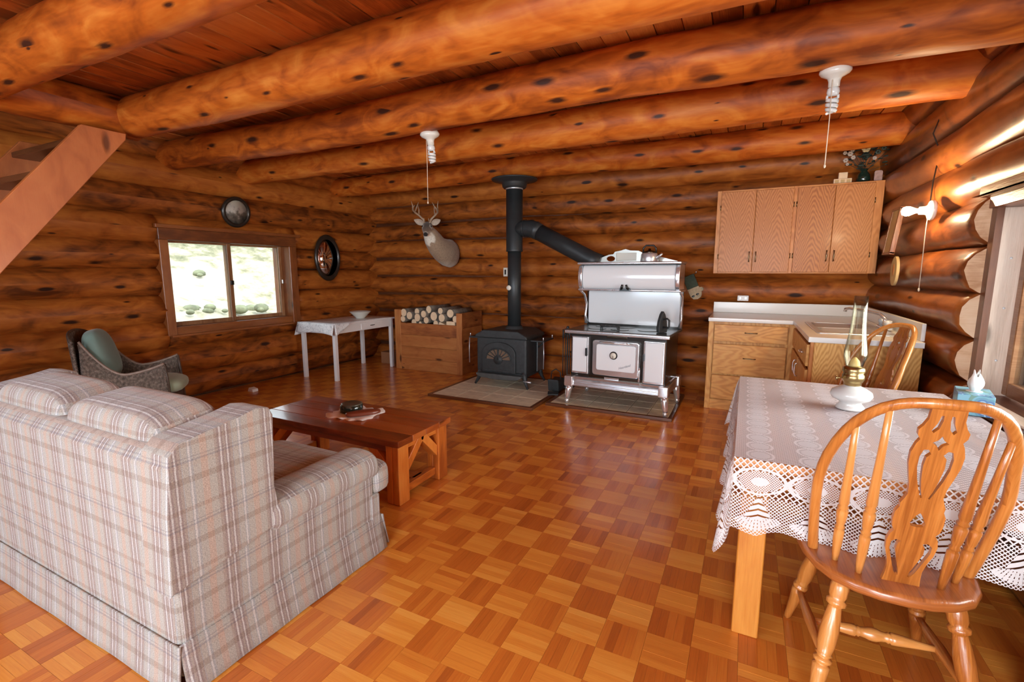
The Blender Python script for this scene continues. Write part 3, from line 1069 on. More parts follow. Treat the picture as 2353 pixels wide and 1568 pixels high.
def hz(u, v):
    X = -6.3 - 22 * u
    Y = -8 + 28 * v
    z = -.7 + max(0, -X - 6.8) * .42 + .5 * noise.noise((X * .25, Y * .25, 0)) * min(1, (-X - 6.3) * .3) + .12 * noise.noise((X * 1.1, Y * 1.1, 4)) * min(1, (-X - 6.3))
    return (X, Y, z)


ter.grid(hz, 60, 80)
hill = ter.build('hill', M['hill'], None)
tag(hill, kind='structure')
sh = MB()
rs = random.Random(5)
for k in range(60):
    u, v = rs.uniform(.04, .75), rs.uniform(.25, .85)
    p = hz(u, v)
    for q in range(7):
        r0 = rs.uniform(.05, .14)
        sh.superq((p[0] + rs.uniform(-.4, .4), p[1] + rs.uniform(-.6, .6), p[2] + rs.uniform(-.05, .06)), (r0, r0 * 1.3, r0 * .8), 1, 1, 8, 5)
o = sh.build('undergrowth', M['shrub'], None)
tag(o, 'scrubby undergrowth on the bright hillside outside the left window', 'undergrowth', kind='stuff')
g = MB().box(-6.4, 14, -14, 14, -.9, -.7).build('ground', M['hill'], None)
tag(g, kind='structure')

# ------------------------------------------------------------------ staircase
st_root = thing('staircase', (-4.6, 1.0, 0), 'steep open plank staircase with broad brown stringer at the left edge', 'staircase')
poly = [(-.103, 0), (.186, 0), (1.998, 2.30), (2.005, 2.345), (1.743, 2.345)]
for xx in (-4.175, -5.12):
    MB().prism(poly, 'x', xx, xx + .045).build('stringer', M['stair'], st_root, bevel=.004, seg=1, grain='z')
for k in range(9):
    z = .25 * (k + 1)
    y = .04 + z / 1.27
    MB().box(-5.08, -4.175, y - .13, y + .13, z - .04, z).build('tread', M['edge'], st_root, bevel=.004, seg=1, grain='x')

# ------------------------------------------------------------------ plaid loveseat
sofa = thing('loveseat', (-2.31, 1.2, 0), 'plaid cream and mauve loveseat seen from behind, facing the coffee table', 'sofa')
PL = M['plaid']
SX0, SX1 = -3.10, -1.53
mb = MB()
mb.prism([(.735, .04), (.745, .755), (.775, .798), (.82, .802), (.90, .78), (.90, .04)], 'x', SX0 + .02, SX1 - .02)
mb.build('backrest', PL, sofa, bevel=.022, seg=3, grain='z')
wing = [(.722, .345), (.735, .60), (.755, .795), (.79, .828), (.88, .842), (.98, .857), (1.05, .872), (1.10, .862), (1.115, .83), (1.108, .70), (1.10, .56), (1.115, .46), (1.12, .41), (.96, .385), (.735, .355)]
for a, b in ((SX1 - .15, SX1), (SX0, SX0 + .15)):
    MB().prism(wing, 'x', a, b).build('wing', PL, sofa, bevel=.035, seg=4, grain='z')
for a, b, o_ in ((SX1 - .20, SX1 - .015, 1), (SX0 + .015, SX0 + .20, -1)):
    am = MB().box(a, b, .745, 1.63, .04, .455)
    am.build('arm_panel', PL, sofa, bevel=.02, seg=3, grain='z')
    ro = MB()
    cx = (a + b) / 2 + .012 * o_
    pr_ = [(cx + .112 * math.copysign(abs(math.cos(t)) ** .75, math.cos(t)), .435 + .072 * math.copysign(abs(math.sin(t)) ** .8, math.sin(t))) for t in [2 * PI * k / 20 for k in range(20)]]
    ro.prism(pr_, 'y', 1.08, 1.645)
    ro.build('arm', PL, sofa, bevel=.025, seg=3, grain='z')
MB().box(SX0 + .03, SX1 - .03, .80, 1.64, .12, .29).build('base', PL, sofa, bevel=.015, grain='z')
xm = (SX0 + SX1) / 2
for a, b in ((SX0 + .20, xm), (xm, SX1 - .20)):
    sc_ = MB()
    sc_.superq(((a + b) / 2, 1.33, .355), ((b - a) / 2 + .005, .39, .085), .35, .22, 40, 16)
    e = 1 if b > xm + .1 else -1
    xe = b if e > 0 else a
    sc_.superq((xe + .08 * e, 1.675, .355), (.125, .055, .08), .5, .4, 24, 12)
    sc_.build('seat_cushion', PL, sofa, grain='z')
for a, b in ((SX0 + .16, xm), (xm, SX1 - .14)):
    c_ = MB()
    c_.superq((0, 0, 0), ((b - a) / 2 + .010, .130, .265), .45, .26, 48, 26, M4=TR((a + b) / 2, .938, .632, R(7)))
    cu = c_.build('back_cushion', PL, sofa, grain='z')
# skirt: four panels, slightly flared, split at the corners


def skirt(p0, p1, nrm, flare=.035):
    def fn(u, v):
        x_ = p0[0] + (p1[0] - p0[0]) * u
        y_ = p0[1] + (p1[1] - p0[1]) * u
        k_ = flare * (v ** 1.2) + .0015 * math.sin(u * 23) * v
        return (x_ + nrm[0] * k_, y_ + nrm[1] * k_, .17 - .165 * v)
    MB().grid(fn, 24, 6).build('skirt', PL, sofa, grain='z', solid=.008)


skirt((SX0, .7315), (SX1 - .004, .7315), (0, -1), .018)
skirt((SX1 - .012, .735), (SX1 - .012, 1.665), (1, 0), .030)
skirt((SX0, .735), (SX0, 1.665), (-1, 0), .030)
skirt((SX0, 1.665), (SX1, 1.665), (0, 1))
MB().box(SX0 + .004, SX1 - .004, 1.60, 1.655, .05, .29).build('front_rail', PL, sofa, bevel=.01, grain='z')

# ------------------------------------------------------------------ coffee table
ct = thing('coffee_table', (-2.31, 2.26, 0), 'low red-brown timber coffee table with braced orange legs', 'coffee table')
CX0, CX1, CY0, CY1, CZ = -2.93, -1.70, 1.995, 2.525, .40
for k in range(4):
    a = CY0 + (CY1 - CY0) * k / 4
    MB().box(CX0, CX1, a + .001, a + (CY1 - CY0) / 4 - .001, CZ - .038, CZ).build('plank', M['coffee'], ct, bevel=.004, seg=2, grain='x')
L = .095
for lx in (CX0 + .03, CX1 - L - .02):
    for ly in (CY0 + .02, CY1 - L - .02):
        MB().box(lx, lx + L * .5, ly, ly + L, 0, CZ - .04).box(lx + L * .5, lx + L, ly, ly + L, 0, CZ - .04).build('leg', M['coffee_leg'], ct, bevel=.006, seg=2, grain='z')
        iy = 1 if ly < 2.2 else -1
        ix = 1 if lx < -2.3 else -1
        yb = ly + L if iy > 0 else ly
        xb = lx + L if ix > 0 else lx
        zt = CZ - .05
        MB().prism([(yb, zt - .185), (yb, zt - .11), (yb + iy * .11, zt), (yb + iy * .165, zt), (yb + iy * .165, zt - .02)], 'x', lx + .012, lx + L - .012).build('brace', M['coffee_leg'], ct, bevel=.004, grain='z')
        MB().prism([(xb, zt - .185), (xb, zt - .11), (xb + ix * .11, zt), (xb + ix * .165, zt), (xb + ix * .165, zt - .02)], 'y', ly + .012, ly + L - .012).build('brace', M['coffee_leg'], ct, bevel=.004, grain='z')
for lx in (CX0 + .05, CX1 - .095):
    MB().box(lx, lx + .045, CY0 + .115, CY1 - .115, .035, .085).build('end_rail', M['coffee_leg'], ct, bevel=.004, grain='y')
    MB().box(lx - .01, lx + .055, CY0 + .08, CY1 - .08, CZ - .085, CZ - .039).build('apron', M['coffee_leg'], ct, bevel=.004, grain='y')
MB().box(CX0 + .07, CX1 - .07, 2.215, 2.305, .04, .085).build('long_rail', M['coffee'], ct, bevel=.004, grain='x')
for ly in (CY0 + .03, CY1 - .06):
    MB().box(CX0 + .1, CX1 - .1, ly, ly + .03, CZ - .085, CZ - .039).build('apron', M['coffee'], ct, bevel=.004, grain='x')

# doily, tin and tray on the coffee table
n = 96
dv, df = [], []
dc = (-2.315, 2.30)
ri = R(6)
for i in range(n):
    a = 2 * PI * i / n
    ca, sa = math.cos(a), math.sin(a)
    q = .165 / max(abs(ca), abs(sa)) ** .8 * (1 + .055 * math.sin(a * 14))
    px, py = q * ca, q * sa * .86
    dv.append((dc[0] + px * math.cos(ri) - py * math.sin(ri), dc[1] + px * math.sin(ri) + py * math.cos(ri), CZ + .001 + .0105 * (max(0, math.sin(a * 7 + 1)) ** 2)))
dm = MB()
inner = [(dc[0] + (p[0] - dc[0]) * .72, dc[1] + (p[1] - dc[1]) * .72, CZ + .003) for p in dv]
dm.add(inner + dv, [tuple(range(n))] + [(i, (i + 1) % n, n + (i + 1) % n, n + i) for i in range(n)], True)
o = dm.build('doily', M['doily'], None, solid=.003)
tag(o, 'small white scalloped doily spread on the coffee table', 'doily')
tin = thing('round_tin', (-2.365, 2.315, CZ + .004), 'round dark green tin standing on the white doily', 'tin')
MB().lathe([(.070, 0), (.074, .004), (.074, .050), (.070, .053)], tin.location, seg=32).build('body', M['tin'], tin)
lid = MB().lathe([(.071, .053), (.071, .058), (.060, .063), (.030, .058), (0, .058)], tin.location, seg=32, cap=False).build('lid', M['tinlid'], tin)
MB().box(tin.location.x - .030, tin.location.x - .022, tin.location.y - .077, tin.location.y - .072, CZ + .01, CZ + .05).build('clasp', M['antique'], tin, bevel=.001)
tr_ = MB().superq((0, 0, 0), (.115, .042, .016), .6, .75, 28, 10, M4=TR(-2.235, 2.285, CZ + .021, 0, 0, R(52)))
o = tr_.build('trinket_case', M['tray'], None)
tag(o, 'long oval red-brown case lying on the white doily beside the tin', 'case')

# ------------------------------------------------------------------ dining table with lace cloth
DX0, DX1, DY0, DY1, DZ = .0, .985, 1.79, 3.24, .695
dt = thing('dining_table', (.49, 2.5, 0), 'square-legged pine dining table under a white lace cloth', 'table')
for k in range(6):
    a = DX0 + (DX1 - DX0) * k / 6
    MB().box(a + .0006, a + (DX1 - DX0) / 6 - .0006, DY0, DY1, DZ - .035, DZ).build('plank', M['chair'], dt, bevel=.003, seg=1, grain='y')
for lx in (DX0 + .03, DX1 - .12):
    for ly in (DY0 + .02, DY1 - .11):
        MB().box(lx, lx + .09, ly, ly + .09, 0, DZ - .036).build('leg', M['pine'], dt, bevel=.006, seg=2, grain='z')
MB().box(DX0 + .12, DX1 - .12, DY0 + .05, DY0 + .075, DZ - .115, DZ - .036).build('apron', M['pine'], dt, bevel=.003, grain='x')
MB().box(DX0 + .12, DX1 - .12, DY1 - .075, DY1 - .05, DZ - .115, DZ - .036).build('apron', M['pine'], dt, bevel=.003, grain='x')
MB().box(DX0 + .05, DX0 + .075, DY0 + .11, DY1 - .11, DZ - .115, DZ - .036).build('apron', M['pine'], dt, bevel=.003, grain='y')
MB().box(DX1 - .075, DX1 - .05, DY0 + .11, DY1 - .11, DZ - .115, DZ - .036).build('apron', M['pine'], dt, bevel=.003, grain='y')

# the cloth: a flat top and one continuous draped border running round the four edges
cl = MB()
CZT = DZ + .004
rc = .03
cl.grid(lambda u, v: (DX0 + (DX1 - DX0) * u, DY0 + (DY1 - DY0) * v, CZT + .0015 * noise.noise((u * 9, v * 9, 2))), 20, 28, True, 0,
        uvfn=lambda u, v: ((DX1 - DX0) * u, (DY1 - DY0) * v))
per = []          # perimeter: (x, y, nx, ny, arc, corner-ness)
W_, D_ = DX1 - DX0, DY1 - DY0


def side(p0, p1, nx, ny, n_):
    return [(p0[0] + (p1[0] - p0[0]) * i / n_, p0[1] + (p1[1] - p0[1]) * i / n_, nx, ny, 0) for i in range(n_)]


def corner(p, a0, n_=18):
    r_ = []
    for i in range(n_):
        a = R(a0 + 90 * i / n_)
        r_.append((p[0], p[1], math.cos(a), math.sin(a), math.sin(PI * i / n_)))
    return r_


per = side((DX0, DY0), (DX1, DY0), 0, -1, 60) + corner((DX1, DY0), -90) + side((DX1, DY0), (DX1, DY1), 1, 0, 80) + corner((DX1, DY1), 0) \
    + side((DX1, DY1), (DX0, DY1), 0, 1, 60) + corner((DX0, DY1), 90) + side((DX0, DY1), (DX0, DY0), -1, 0, 80) + corner((DX0, DY0), 180)
DROP = .262
NV = 12
arcl = 0
vs, fs, uvs = [], [], []
N_ = len(per)
prev_hem = None
for i in range(N_ + 1):
    x_, y_, nx, ny, cn = per[i % N_]
    drop = DROP * (1 + .34 * cn ** .6)
    fold = .014 * math.sin(arcl * 2 * PI / .31 + 1) + .010 * math.sin(arcl * 2 * PI / .17)
    hem = (x_ + nx * (.03 + .075 * cn), y_ + ny * (.03 + .075 * cn))
    if prev_hem is not None:
        arcl += max(.001, math.hypot(hem[0] - prev_hem[0], hem[1] - prev_hem[1]) * (1.0 if cn == 0 else 1.35))
    prev_hem = hem
    scal = .018 * (abs(math.sin(PI * arcl / .17 + PI / 2)) ** .7)
    for j in range(NV + 1):
        t = j / NV
        dd = drop * t - scal * t ** 4 * .9
        outw = .008 * min(1, t * 6) + (.022 + .055 * cn) * t + fold * t * (1 + .6 * cn)
        if cn > 0:       # a soft tucked fold at each corner
            outw += .035 * t * math.sin(cn * PI) - .02 * t
        if nx > .3:
            outw = min(outw, .03)
        vs.append((x_ + nx * outw, y_ + ny * outw, CZT - dd))
        uvs.append((arcl, DROP * t))
for i in range(N_):
    for j in range(NV):
        a = i * (NV + 1) + j
        fs.append((a, a + 1, a + NV + 2, a + NV + 1))
cl.add(vs, fs, True, 1, uvs=uvs)
o = cl.build('tablecloth', [M['lace_top'], M['lace_drop']], None, grain='x')
tag(o, 'white crocheted lace tablecloth with scalloped hem draped over the dining table', 'tablecloth')

# ------------------------------------------------------------------ oil lamp
lp = (.480, 2.681, CZT + .002)
lamp = thing('oil_lamp', lp, 'oil lamp with milk-glass base, brass burner and tall glass chimney', 'lamp')
MB().lathe([(.055, 0), (.060, .004), (.056, .014), (.044, .030), (.048, .036), (.078, .052), (.086, .070), (.080, .088), (.056, .104), (.036, .112), (.032, .118)], lp, seg=36).build('font', M['milk'], lamp)
bu = MB().lathe([(.033, .114), (.036, .120), (.034, .126), (.040, .134), (.046, .150), (.044, .166), (.040, .172), (.046, .186), (.043, .200), (.036, .206), (.030, .208)], lp, seg=32).build('burner', M['brass'], lamp)
MB().tube([(lp[0] - .04, lp[1] - .01, lp[2] + .150), (lp[0] - .066, lp[1] - .016, lp[2] + .148)], .003, 8).lathe([(0, -.003), (.010, -.003), (.010, .003), (0, .003)], (lp[0] - .068, lp[1] - .016, lp[2] + .148), 'x', 14).build('wick_knob', M['brass'], bu)
MB().lathe([(.024, .206), (.024, .214), (.020, .232), (.008, .246), (.004, .250)], lp, seg=20).build('wick_dome', plain('pale_dome', (.78, .58, .22), .35), bu)
ch_prof = [(.034, .206), (.038, .225), (.046, .250), (.047, .275), (.042, .310), (.036, .350), (.031, .400), (.0285, .46), (.0275, .538)]
MB().lathe(ch_prof + [(r_ - .0022, z_) for r_, z_ in ch_prof[::-1]], lp, seg=40, cap=False).build('chimney', M['chimney'], lamp)

# ------------------------------------------------------------------ tissue box
tb = thing('tissue_box', (.985, 2.885, CZT + .002), 'blue patterned tissue box at the window end of the lace tablecloth', 'tissue box')
TM = TR(.985, 2.885, CZT + .002, 0, 0, R(-13))
MB().box(-.062, .062, -.098, .098, 0, .095, M4=TM).build('box', M['tbox'], tb, bevel=.002, seg=1, grain='y')
MB().lathe([(0, .0955), (.03, .0955), (.03, .097), (0, .097)], (0, 0, 0), seg=20, M4=TM).build('opening', M['white'], tb)


def tf(u, v):
    a = u * 2 * PI
    r_ = .016 + .022 * math.sin(PI * min(1, v * 1.15)) * (1 + .35 * math.sin(3 * a + 1))
    z_ = .094 + .088 * v * (1 + .20 * math.sin(2 * a + .6) * v)
    return TM @ Vector((r_ * math.cos(a) * .7, r_ * math.sin(a) * (1.1 if v < .8 else .8), z_))


MB().grid(tf, 28, 8).build('tissue', M['tissue'], tb, solid=.001)

# ------------------------------------------------------------------ bow-back dining chair


def turned(p0, p1, prof, seg=14, mb=None):
    """a turned spindle from p0 to p1; prof = [(t, r)]"""
    p0, p1 = Vector(p0), Vector(p1)
    mb = mb or MB()
    mb.tube([p0.lerp(p1, t) for t, r_ in prof], [r_ for t, r_ in prof], seg)
    return mb


SPIN = [(0, .0080), (.08, .0105), (.18, .0135), (.255, .0140), (.27, .0095), (.28, .0140), (.295, .0095), (.32, .0130), (.40, .0155), (.415, .0105), (.425, .0150), (.44, .0105), (.46, .0145), (.56, .0120), (.75, .0095), (1, .0080)]
LEGP = [(0, .010), (.03, .0125), (.10, .0140), (.22, .0180), (.32, .0225), (.365, .0240), (.375, .0175), (.385, .0175), (.395, .0250), (.415, .0250), (.425, .0175), (.435, .0175), (.445, .0235), (.455, .0190), (.52, .0245), (.62, .0255), (.72, .0215), (.785, .0175), (.795, .0175), (.805, .0260), (.83, .0270), (.845, .0200), (.87, .0240), (.93, .0250), (1, .0190)]
CTRP = [(0, .009), (.12, .0115), (.22, .015), (.33, .019), (.36, .019), (.37, .0145), (.385, .018), (.40, .0145), (.44, .0165), (.47, .0205), (.5, .0215), (.53, .0205), (.56, .0165), (.60, .0145), (.615, .018), (.63, .0145), (.64, .019), (.67, .019), (.78, .015), (.88, .0115), (1, .009)]
SIDP = [(0, .009), (.25, .0135), (.5, .0175), (.75, .0135), (1, .009)]
SH = .452


def make_chair(loc, rz, label):
    c = thing('dining_chair', loc, label, 'chair', rz)
    half = [(0, -.205), (.06, -.200), (.12, -.180), (.17, -.145), (.205, -.09), (.225, -.02), (.232, .06), (.228, .13), (.21, .185), (.17, .208), (.10, .222), (0, .226)]
    out = half + [(-x_, y_) for x_, y_ in half[-2:0:-1]]
    MB().prism(out, 'z', SH - .036, SH).build('seat', M['chair_seat'], c, bevel=.014, seg=3, grain='y', world=False)
    # bow: arched rail leaning back
    lean = .33

    def bow(t):
        a = PI * t
        hh = .585 * (math.sin(a) ** .72 if 0 < t < 1 else 0)
        ca_ = math.cos(a)
        xx = -.232 * math.copysign(abs(ca_) ** .66, ca_) * (.85 + .15 * min(1, hh / .30))
        by = -.015 - .085 * (1 - (abs(xx) / .21) ** 2 if abs(xx) < .21 else 0) * min(1, hh / .3)
        return Vector((xx, by - lean * hh * .95 + .0, SH - .01 + hh))
    pts = [bow(t) for t in [0, .003, .008, .016, .028, .045, .065, .09, .12, .15, .18, .22, .26, .30, .34, .38, .42, .445, .465, .48, .49, .5, .51, .52, .535, .555, .58, .62, .66, .70, .74, .78, .82, .85, .88, .91, .935, .955, .972, .984, .992, .997, 1]]
    MB().tube(pts, .0150, 12, flat=.9).build('bow', M['chair'], c, grain='z', world=False)

    def bow_at(x_):
        best = min((bow(k / 400) for k in range(401)), key=lambda p: abs(p.x - x_) + (0 if p.z > SH + .3 else 9))
        return best
    for xb, yb, xt in ((-.148, -.068, -.165), (-.098, -.118, -.108), (.098, -.118, .108), (.148, -.068, .165)):
        p1 = bow_at(xt)
        turned((xb, yb, SH - .012), p1, SPIN).build('spindle', M['chair'], c, grain='z', world=False)
    # pierced splat: outline in (s, h) then leaned back
    hl = [(.046, 0), (.042, .03), (.041, .055), (.046, .085), (.055, .115), (.058, .145), (.053, .168), (.046, .180), (.053, .192), (.056, .215), (.055, .24), (.048, .256), (.049, .268), (.044, .280), (.038, .298), (.040, .325), (.047, .355), (.054, .39), (.055, .42), (.049, .445), (.043, .458), (.050, .47), (.051, .484), (.043, .496), (.036, .514), (.035, .548)]
    outl = hl + [(-a, b) for a, b in hl[::-1]]
    k_ = [(.008, .375), (.0115, .345), (.006, .315), (.002, .300), (.0065, .300), (.013, .312), (.021, .335), (.029, .37), (.033, .405), (.030, .428), (.022, .435), (.013, .428), (.020, .420), (.020, .40), (.014, .385)]
    k_ = [(.0065, .292), (.0125, .312), (.0185, .345), (.0225, .385), (.0205, .41), (.0125, .420), (.020, .432), (.030, .430), (.035, .41), (.034, .38), (.027, .345), (.017, .31), (.010, .29)]
    low = [(.016, .03), (.024, .045), (.036, .085), (.046, .12), (.046, .142), (.036, .152), (.024, .148), (.031, .138), (.032, .115), (.024, .085), (.014, .05), (.011, .033)]
    tops = [(.013, .525), (.017, .505), (.025, .485), (.020, .478), (.011, .49), (.007, .512), (.008, .526)]
    dia = [(0, .472), (.006, .460), (.017, .452), (.006, .444), (0, .432), (-.006, .444), (-.017, .452), (-.006, .460)]
    tri = [(0, .245), (.007, .236), (.017, .212), (.014, .203), (0, .200), (-.014, .203), (-.017, .212), (-.007, .236)]
    holes = [dia, tri]
    for hset in (k_, low, tops):
        holes.append(hset)
        holes.append([(-a, b) for a, b in hset])
    top = bow(.5)
    y0_ = -.128
    sl = math.atan2(-(top.y - y0_), top.z - SH)
    ln = math.hypot(top.y - y0_, top.z - SH) / .548
    S4 = Matrix.Translation((0, y0_, SH - .005)) @ Matrix.Rotation(sl, 4, 'X') @ Matrix.Diagonal((1.0, 1, ln, 1))
    MB().prism(outl, 'y', -.0055, .0055, holes=holes, M4=S4).build('splat', M['chair'], c, grain='z', world=False)
    # turned legs and stretchers
    feet = {}
    for sx in (-1, 1):
        for sy, ty, fy in ((-1, -.115, -.205), (1, .135, .245)):
            t_ = Vector((sx * .135, ty, SH - .03))
            f_ = Vector((sx * .205, fy, 0))
            turned(f_, t_, LEGP, 16).build('leg', M['chair'], c, grain='z', world=False)
            feet[(sx, sy)] = (f_, t_)
    mids = []
    for sx in (-1, 1):
        a = feet[(sx, -1)][0].lerp(feet[(sx, -1)][1], .42)
        b = feet[(sx, 1)][0].lerp(feet[(sx, 1)][1], .36)
        turned(a, b, SIDP).build('stretcher', M['chair'], c, grain='y', world=False)
        mids.append(a.lerp(b, .5))
    turned(mids[0], mids[1], CTRP).build('stretcher', M['chair'], c, grain='x', world=False)
    return c


chair1 = make_chair((.447, 1.765, 0), R(4), 'oak bow-back chair with pierced splat, nearest, tucked under the lace cloth')
chair1['group'] = 'oak bow-back dining chairs'
chair2 = copy_tree(chair1)
chair2.location = (.62, 3.49, 0)
chair2.rotation_euler = (0, 0, R(114))
chair2['label'] = 'oak bow-back chair at the far end of the dining table beside the sink counter'

# ------------------------------------------------------------------ wicker rocker
wk = thing('wicker_armchair', (-4.76, 2.17, 0), 'dark wicker rocking armchair with green cushions below the left window', 'armchair', R(-40))
wk.scale = (.9, .76, .97)
WKM = Matrix.Translation(wk.location) @ Matrix.Rotation(R(-40), 4, 'Z')
WW = .265


def sidep(sx):
    def top(y_):     # arm line, rising to the back
        if y_ > .0:
            return .515 + .075 * ((y_) / .36) ** 1.6
        return .515 + .30 * (min(1, -y_ / .36)) ** 1.7
    mb_ = MB()

    def fn(u, v):
        y_ = -.36 + .72 * u
        zt = top(y_)
        zb = .16
        yy = y_ + (.05 * (1 - v) if u > .5 else .06 * (1 - v)) * (u - .3)
        return (sx * (WW + .012 * math.sin(PI * v)), yy, zb + (zt - zb) * v)
    mb_.grid(fn, 18, 8)
    mb_.build('side_panel', M['wicker'], wk, grain='y', world=False, solid=.022)
    rim = [(sx * (WW + .004), -.36 + .72 * k / 20, top(-.36 + .72 * k / 20) + .004) for k in range(21)]
    MB().tube(rim, .0125, 8).build('arm_rim', M['wickerrim'], wk, grain='y', world=False)
    MB().tube([(sx * WW, .36, .59), (sx * WW, .375, .45), (sx * WW, .40, .05)], .0145, 8).build('leg', M['wickerframe'], wk, grain='z', world=False)
    MB().tube([(sx * WW, -.36, .80), (sx * WW, -.33, .5), (sx * WW, -.27, .05)], .0145, 8).build('leg', M['wickerframe'], wk, grain='z', world=False)
    rock = [(sx * WW, -.44 + .98 * k / 14, .02 + .16 * ((k / 14 - .52) ** 2)) for k in range(15)]
    MB().tube(rock, .018, 8).build('rocker', M['wickerframe'], wk, grain='y', world=False)


sidep(-1)
sidep(1)


def backf(u, v):
    a = PI * u
    x_ = -WW * math.cos(a)
    return (x_, -.36 - .09 * math.sin(a) - .05 * v, .16 + (.64 + .09 * math.sin(a)) * v)


MB().grid(backf, 20, 10).build('backrest', M['wicker'], wk, grain='z', world=False, solid=.024)
rim = [Vector(backf(k / 20, 1)) + Vector((0, 0, .004)) for k in range(21)]
MB().tube(rim, .014, 8).build('back_rim', M['wickerframe'], wk, grain='x', world=False)
MB().box(-WW, WW, -.34, .36, .27, .31).build('seat', M['wicker'], wk, bevel=.01, grain='x', world=False)
MB().grid(lambda u, v: (-WW + 2 * WW * u, .375 + .02 * (1 - v), .12 + .18 * v), 6, 4).build('front_panel', M['wickerframe'], wk, grain='x', world=False, solid=.02)
o = MB().superq((0, 0, 0), (.205, .255, .075), .7, .5, 28, 14, M4=WKM @ TR(0, .12, .375, R(-6))).build('seat_cushion', M['green'], None)
tag(o, 'pale green seat cushion bulging over the front of the wicker armchair', 'cushion')
o = MB().superq((0, 0, 0), (.19, .075, .22), .7, .65, 28, 16, M4=WKM @ TR(0, -.205, .655, R(14))).build('back_cushion', M['teal'], None)
tag(o, 'teal cushion leaning against the back of the wicker armchair', 'cushion')

# ------------------------------------------------------------------ white side table, cloth and bowl
wt = thing('side_table', (-4.77, 4.7, 0), 'small white painted table with slim square legs under the left window wall', 'table')
TX0, TX1, TY0, TY1, TZ = -5.09, -4.46, 4.15, 5.26, .715
MB().box(TX0, TX1, TY0, TY1, TZ - .022, TZ).build('top', M['white'], wt, bevel=.004, grain='y')
for lx in (TX0 + .02, TX1 - .065):
    for ly in (TY0 + .02, TY1 - .065):
        MB().box(lx, lx + .045, ly, ly + .045, 0, TZ - .022).build('leg', M['white'], wt, bevel=.003, grain='z')
MB().box(TX1 - .045, TX1 - .022, TY0 + .065, TY1 - .065, TZ - .125, TZ - .022).build('apron', M['white'], wt, bevel=.003, grain='y')
MB().box(TX0 + .022, TX0 + .045, TY0 + .065, TY1 - .065, TZ - .125, TZ - .022).build('apron', M['white'], wt, bevel=.003, grain='y')
MB().box(TX0 + .065, TX1 - .065, TY0 + .025, TY0 + .048, TZ - .125, TZ - .022).build('apron', M['white'], wt, bevel=.003, grain='x')
MB().box(TX0 + .065, TX1 - .065, TY1 - .048, TY1 - .025, TZ - .125, TZ - .022).build('apron', M['white'], wt, bevel=.003, grain='x')
dr = MB().box(TX1 - .024, TX1 - .014, 4.62, 5.02, TZ - .112, TZ - .038).build('drawer', M['white'], wt, bevel=.002, grain='y')
MB().tube([(TX1 - .010, 4.78, TZ - .072), (TX1 - .004, 4.82, TZ - .072), (TX1 - .010, 4.86, TZ - .072)], .005, 8).build('handle', M['chrome_dark'], dr)
oc = MB()
zc_ = TZ + .003
oc.grid(lambda u, v: (TX0 - .004 + (TX1 - TX0 + .008) * u, TY0 - .004 + 1.0 * v, zc_), 10, 14)
oc.grid(lambda u, v: (TX0 - .004 + (TX1 - TX0 + .008) * u, TY0 - .004 - .03 * v - .012 * math.sin(u * 9) * v, zc_ - (.125 - .02 * u + .035 * u ** 6) * v), 14, 6)
oc.grid(lambda u, v: (TX1 + .004 + .02 * v, TY0 - .004 + .26 * u * 1.0, zc_ - (.15 * (1 - u) ** .9) * v), 10, 6)
oc.grid(lambda u, v: (TX0 - .004 - .05 * v, TY0 - .02 * v * (1 - u) + .9 * u, zc_ - (.17 - .03 * u) * v), 10, 6)
o = oc.build('oilcloth', M['oilcloth'], None, solid=.003)
tag(o, 'white marbled oilcloth draped over the end of the small white table', 'tablecloth')
bw = MB().lathe([(.055, 0), (.060, .004), (.075, .022), (.118, .066), (.138, .088), (.142, .092), (.137, .093), (.112, .066), (.07, .026), (0, .016)], (-4.72, 4.86, TZ + .006), seg=36, cap=False)
o = bw.build('bowl', M['porcelain'], None)
tag(o, 'plain white bowl standing on the small white table', 'bowl')

# ------------------------------------------------------------------ wood box and firewood
wb = thing('wood_box', (-3.80, 5.40, 0), 'waist-high brown plank firewood box between the white table and wood stove', 'wood box')
BX0, BX1, BY0, BY1 = -4.37, -3.27, 5.15, 5.67
nb = 4
for k in range(nb):
    a, b = .655 * k / nb, .655 * (k + 1) / nb
    MB().box(BX0 + .06, BX1 - .06, BY0 + .004, BY0 + .024, a + .001, b - .001).build('plank', M['woodbox'], wb, bevel=.002, seg=1, grain='x')
    a, b = .82 * k / nb, .82 * (k + 1) / nb
    for xx in (BX1 - .02, BX0):
        MB().box(xx, xx + .02, BY0 + .024, BY1, a + .001, b - .001).build('plank', M['woodbox'], wb, bevel=.002, seg=1, grain='y')
for a, b, zz in ((BX0, BX0 + .10, .835), (BX1 - .085, BX1, .815)):
    MB().box(a, b, BY0, BY0 + .03, 0, zz).build('corner_post', M['woodbox'], wb, bevel=.003, seg=1, grain='z')
MB().box(BX0 + .02, BX1 - .02, BY0 + .03, BY1, .56, .58).build('shelf', M['woodbox'], wb, grain='x')
